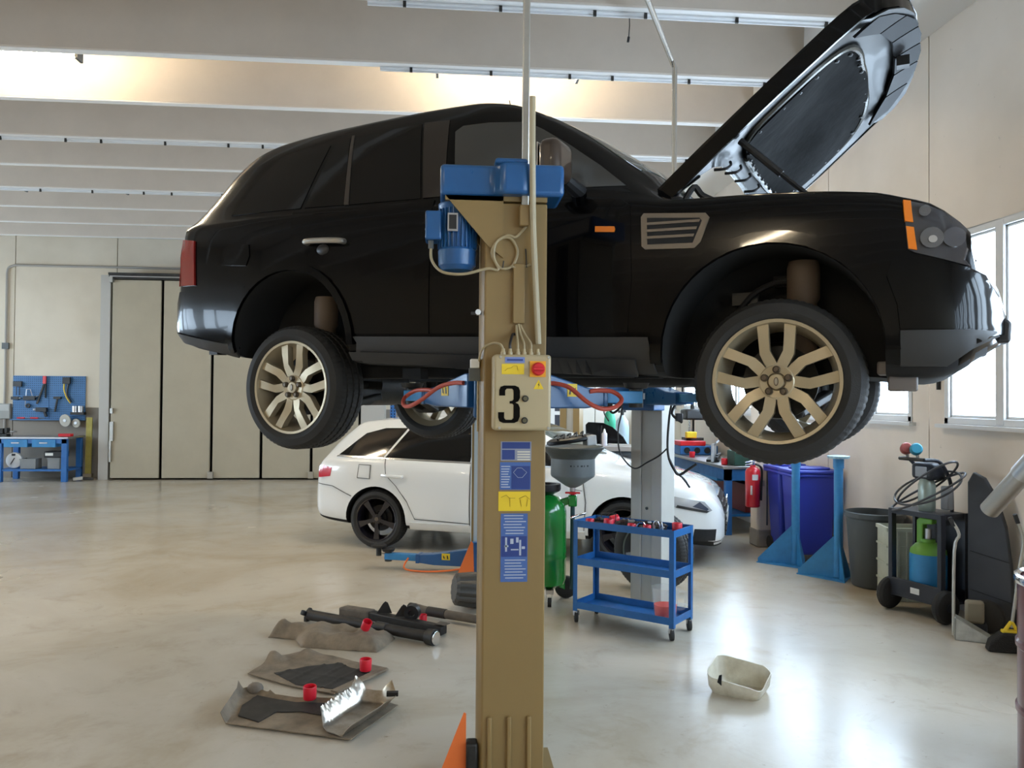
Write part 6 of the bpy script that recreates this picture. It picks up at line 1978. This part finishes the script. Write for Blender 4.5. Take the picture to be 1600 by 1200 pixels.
MB().cyl((-.05, -.06, .12), (-.05, -.06, .30), .03, n=14).cyl((.12, -.08, .46), (.12, -.08, .56), .05, n=16).build('spindle', M_CHROME, t)
MB().bar((.2, -.05, .34), (.34, -.12, .28), .03, .03).bar((.18, .0, .4), (.36, .02, .44), .03, .04).build('feed_lever', M_STEEL, t)
MB().box((-.15, -.22, .04), (.0, -.12, .13)).build('yellow_block', M_YEL, t, bevel=.01)

p = D(967, 720, 11.0)
t = thing('drawer_cabinet', 'dark grey drawer cabinet with a pale top beyond the white bonnet', 'cabinet', (p.x, p.y, 0), R(-12))
MB().box((-.30, 0, 0), (.30, .5, .92)).build('cabinet_body', mat('charcoal_cabinet', (.045, .055, .065), .5), t, bevel=.006)
for k in range(4):
    dw = MB().box((-.28, -.015, .10 + k * .2), (.28, .01, .28 + k * .2)).build('drawer', MATS['charcoal_cabinet'], t, bevel=.006)
    MB().box((-.12, -.03, .24 + k * .2), (.12, -.014, .255 + k * .2)).build('drawer_handle', M_DARK, dw)
MB().box((-.33, -.03, .92), (.33, .53, .985)).build('cabinet_top', mat('pale_grey_brown_top', (.36, .33, .31), .5), t, bevel=.006)
CM = Matrix.Translation((p.x, p.y, 0)) @ Matrix.Rotation(R(-12), 4, 'Z')
t = thing('spray_can', 'white spray can on the pale top of the drawer cabinet', 'can', CM @ Vector((-.20, .10, .986)))
MB().lathe([(0, 0), (.036, 0), (.038, .004), (.038, .16), (.033, .175), (.022, .185), (0, .19)], n=24).build('can_body', mat('can_white', (.62, .60, .66), .4), t)
MB().lathe([(0, .18), (.022, .18), (.02, .20), (.008, .235), (0, .238)], n=16).build('nozzle', M_WHITE, t)
t = thing('scraper', 'white long scraper lying across the pale cabinet top', 'tool', CM @ Vector((.08, .2, .986)), R(-30))
MB().bar((-.24, 0, .012), (.10, 0, .012), .035, .018).build('blade', M_WHITE, t)
MB().bar((.10, 0, .014), (.20, 0, .014), .04, .022).build('grip', M_BLK, t, bevel=.004)
p = D(940, 690, 11.9)
t = thing('car_wing', 'black car wing panel standing behind the drawer cabinet', 'panel', (p.x, p.y, 0), R(-8))
MB().prism([(-.22, 0), (-.24, 1.25), (-.20, 1.29), (.02, 1.28), (.16, 1.22), (.32, 1.08), (.42, .90), (.44, .70), (.40, 0)], -.015, .015, 'xz').build('wing_skin', M_PAINT, t, bevel=.01)
MB().bar((.0, -.02, 1.24), (-.02, -.02, .9), .03, .02).build('stiffener', M_DARK, t)
p = D(972, 700, 13.6)
t = thing('gas_cylinder', 'tall pale blue gas cylinder by the far side wall', 'gas cylinder', (p.x, p.y, 0))
MB().lathe([(0, 0), (.11, 0), (.115, .02), (.115, 1.15), (.10, 1.26), (.05, 1.33), (.04, 1.36), (0, 1.36)], n=28).build('cylinder_body', mat('pale_blue_cylinder', (.45, .58, .66), .4), t)
MB().cyl((0, 0, 1.36), (0, 0, 1.46), .03, n=14).bar((-.07, 0, 1.42), (.06, 0, 1.43), .04, .04).build('valve', M_DARK, t)
p = D(953, 655, 13.9)
t = thing('green_cylinder', 'slim green gas cylinder behind the pale blue one', 'gas cylinder', (p.x, p.y, 0))
MB().lathe([(0, 0), (.10, 0), (.10, 1.25), (.085, 1.38), (.035, 1.45), (0, 1.45)], n=24).build('cylinder_body', mat('mint_green', (.05, .45, .26), .4), t)
MB().cyl((-.0, 0, 1.45), (0, 0, 1.52), .025, n=12).tube(smooth_path([(0, -.02, 1.5), (-.10, -.06, 1.58), (-.12, -.08, 1.40), (-.04, -.1, 1.25)], 5), .012, 6).build('regulator', M_DARK, t)
p = D(862, 680, 13.5)
t = thing('daylight_strip', 'white daylight stand-in strip with a short crossbar beside the beige column, far back', 'post', (p.x, p.y, 0))  # white strip added in place of a gap bright with daylight
MB().box((-.045, -.03, 0), (.045, .03, 1.62)).build('post', M_WHITE, t)
MB().box((-.02, -.035, 1.36), (.16, -.0, 1.42)).build('crossbar', M_WHITE, t)
p = D(876, 680, 15.2)
t = thing('dark_cabinet', 'tall dark cabinet against the back wall seen beside the white strip', 'cabinet', (p.x, p.y, 0))
MB().box((-.17, 0, 0), (.17, .45, 2.3)).build('cabinet_body', mat('dark_navy_cabinet', (.03, .032, .045), .5), t)
MB().box((-.02, -.01, .1), (-.008, .005, 2.2)).build('door_gap', M_STEEL, t)
p = D(613, 740, 14.6)
t = thing('rack_upright', 'blue perforated rack upright beside the folding door, behind the white car', 'upright', (p.x, p.y, 0))
MB().box((-.05, 0, 0), (.05, .07, 2.0)).build('upright', M_BENCH, t)
mb = MB()
for k in range(34):
    for x in (-.028, .028):
        mb.box((x - .009, -.002, .1 + k * .055), (x + .009, .001, .13 + k * .055))
mb.build('holes', M_BLKM, t)['kind'] = 'stuff'
MB().box((-.08, -.03, 0), (.08, .10, .012)).build('foot_plate', M_BENCH, t)

# a loose wire end hanging from a roof rib
p = D(983, 28, 6.25)
t = thing('dangling_wire', 'short loose wire end hanging from a ceiling rib above the bonnet', 'wire', p)
MB().tube([(0, 0, .06), (.004, 0, -.06), (-.002, 0, -.15)], .004, 6).build('wire', M_BLK, t)
MB().cyl((-.002, 0, -.15), (-.008, 0, -.19), .010, n=8).build('connector', M_BLK, t)
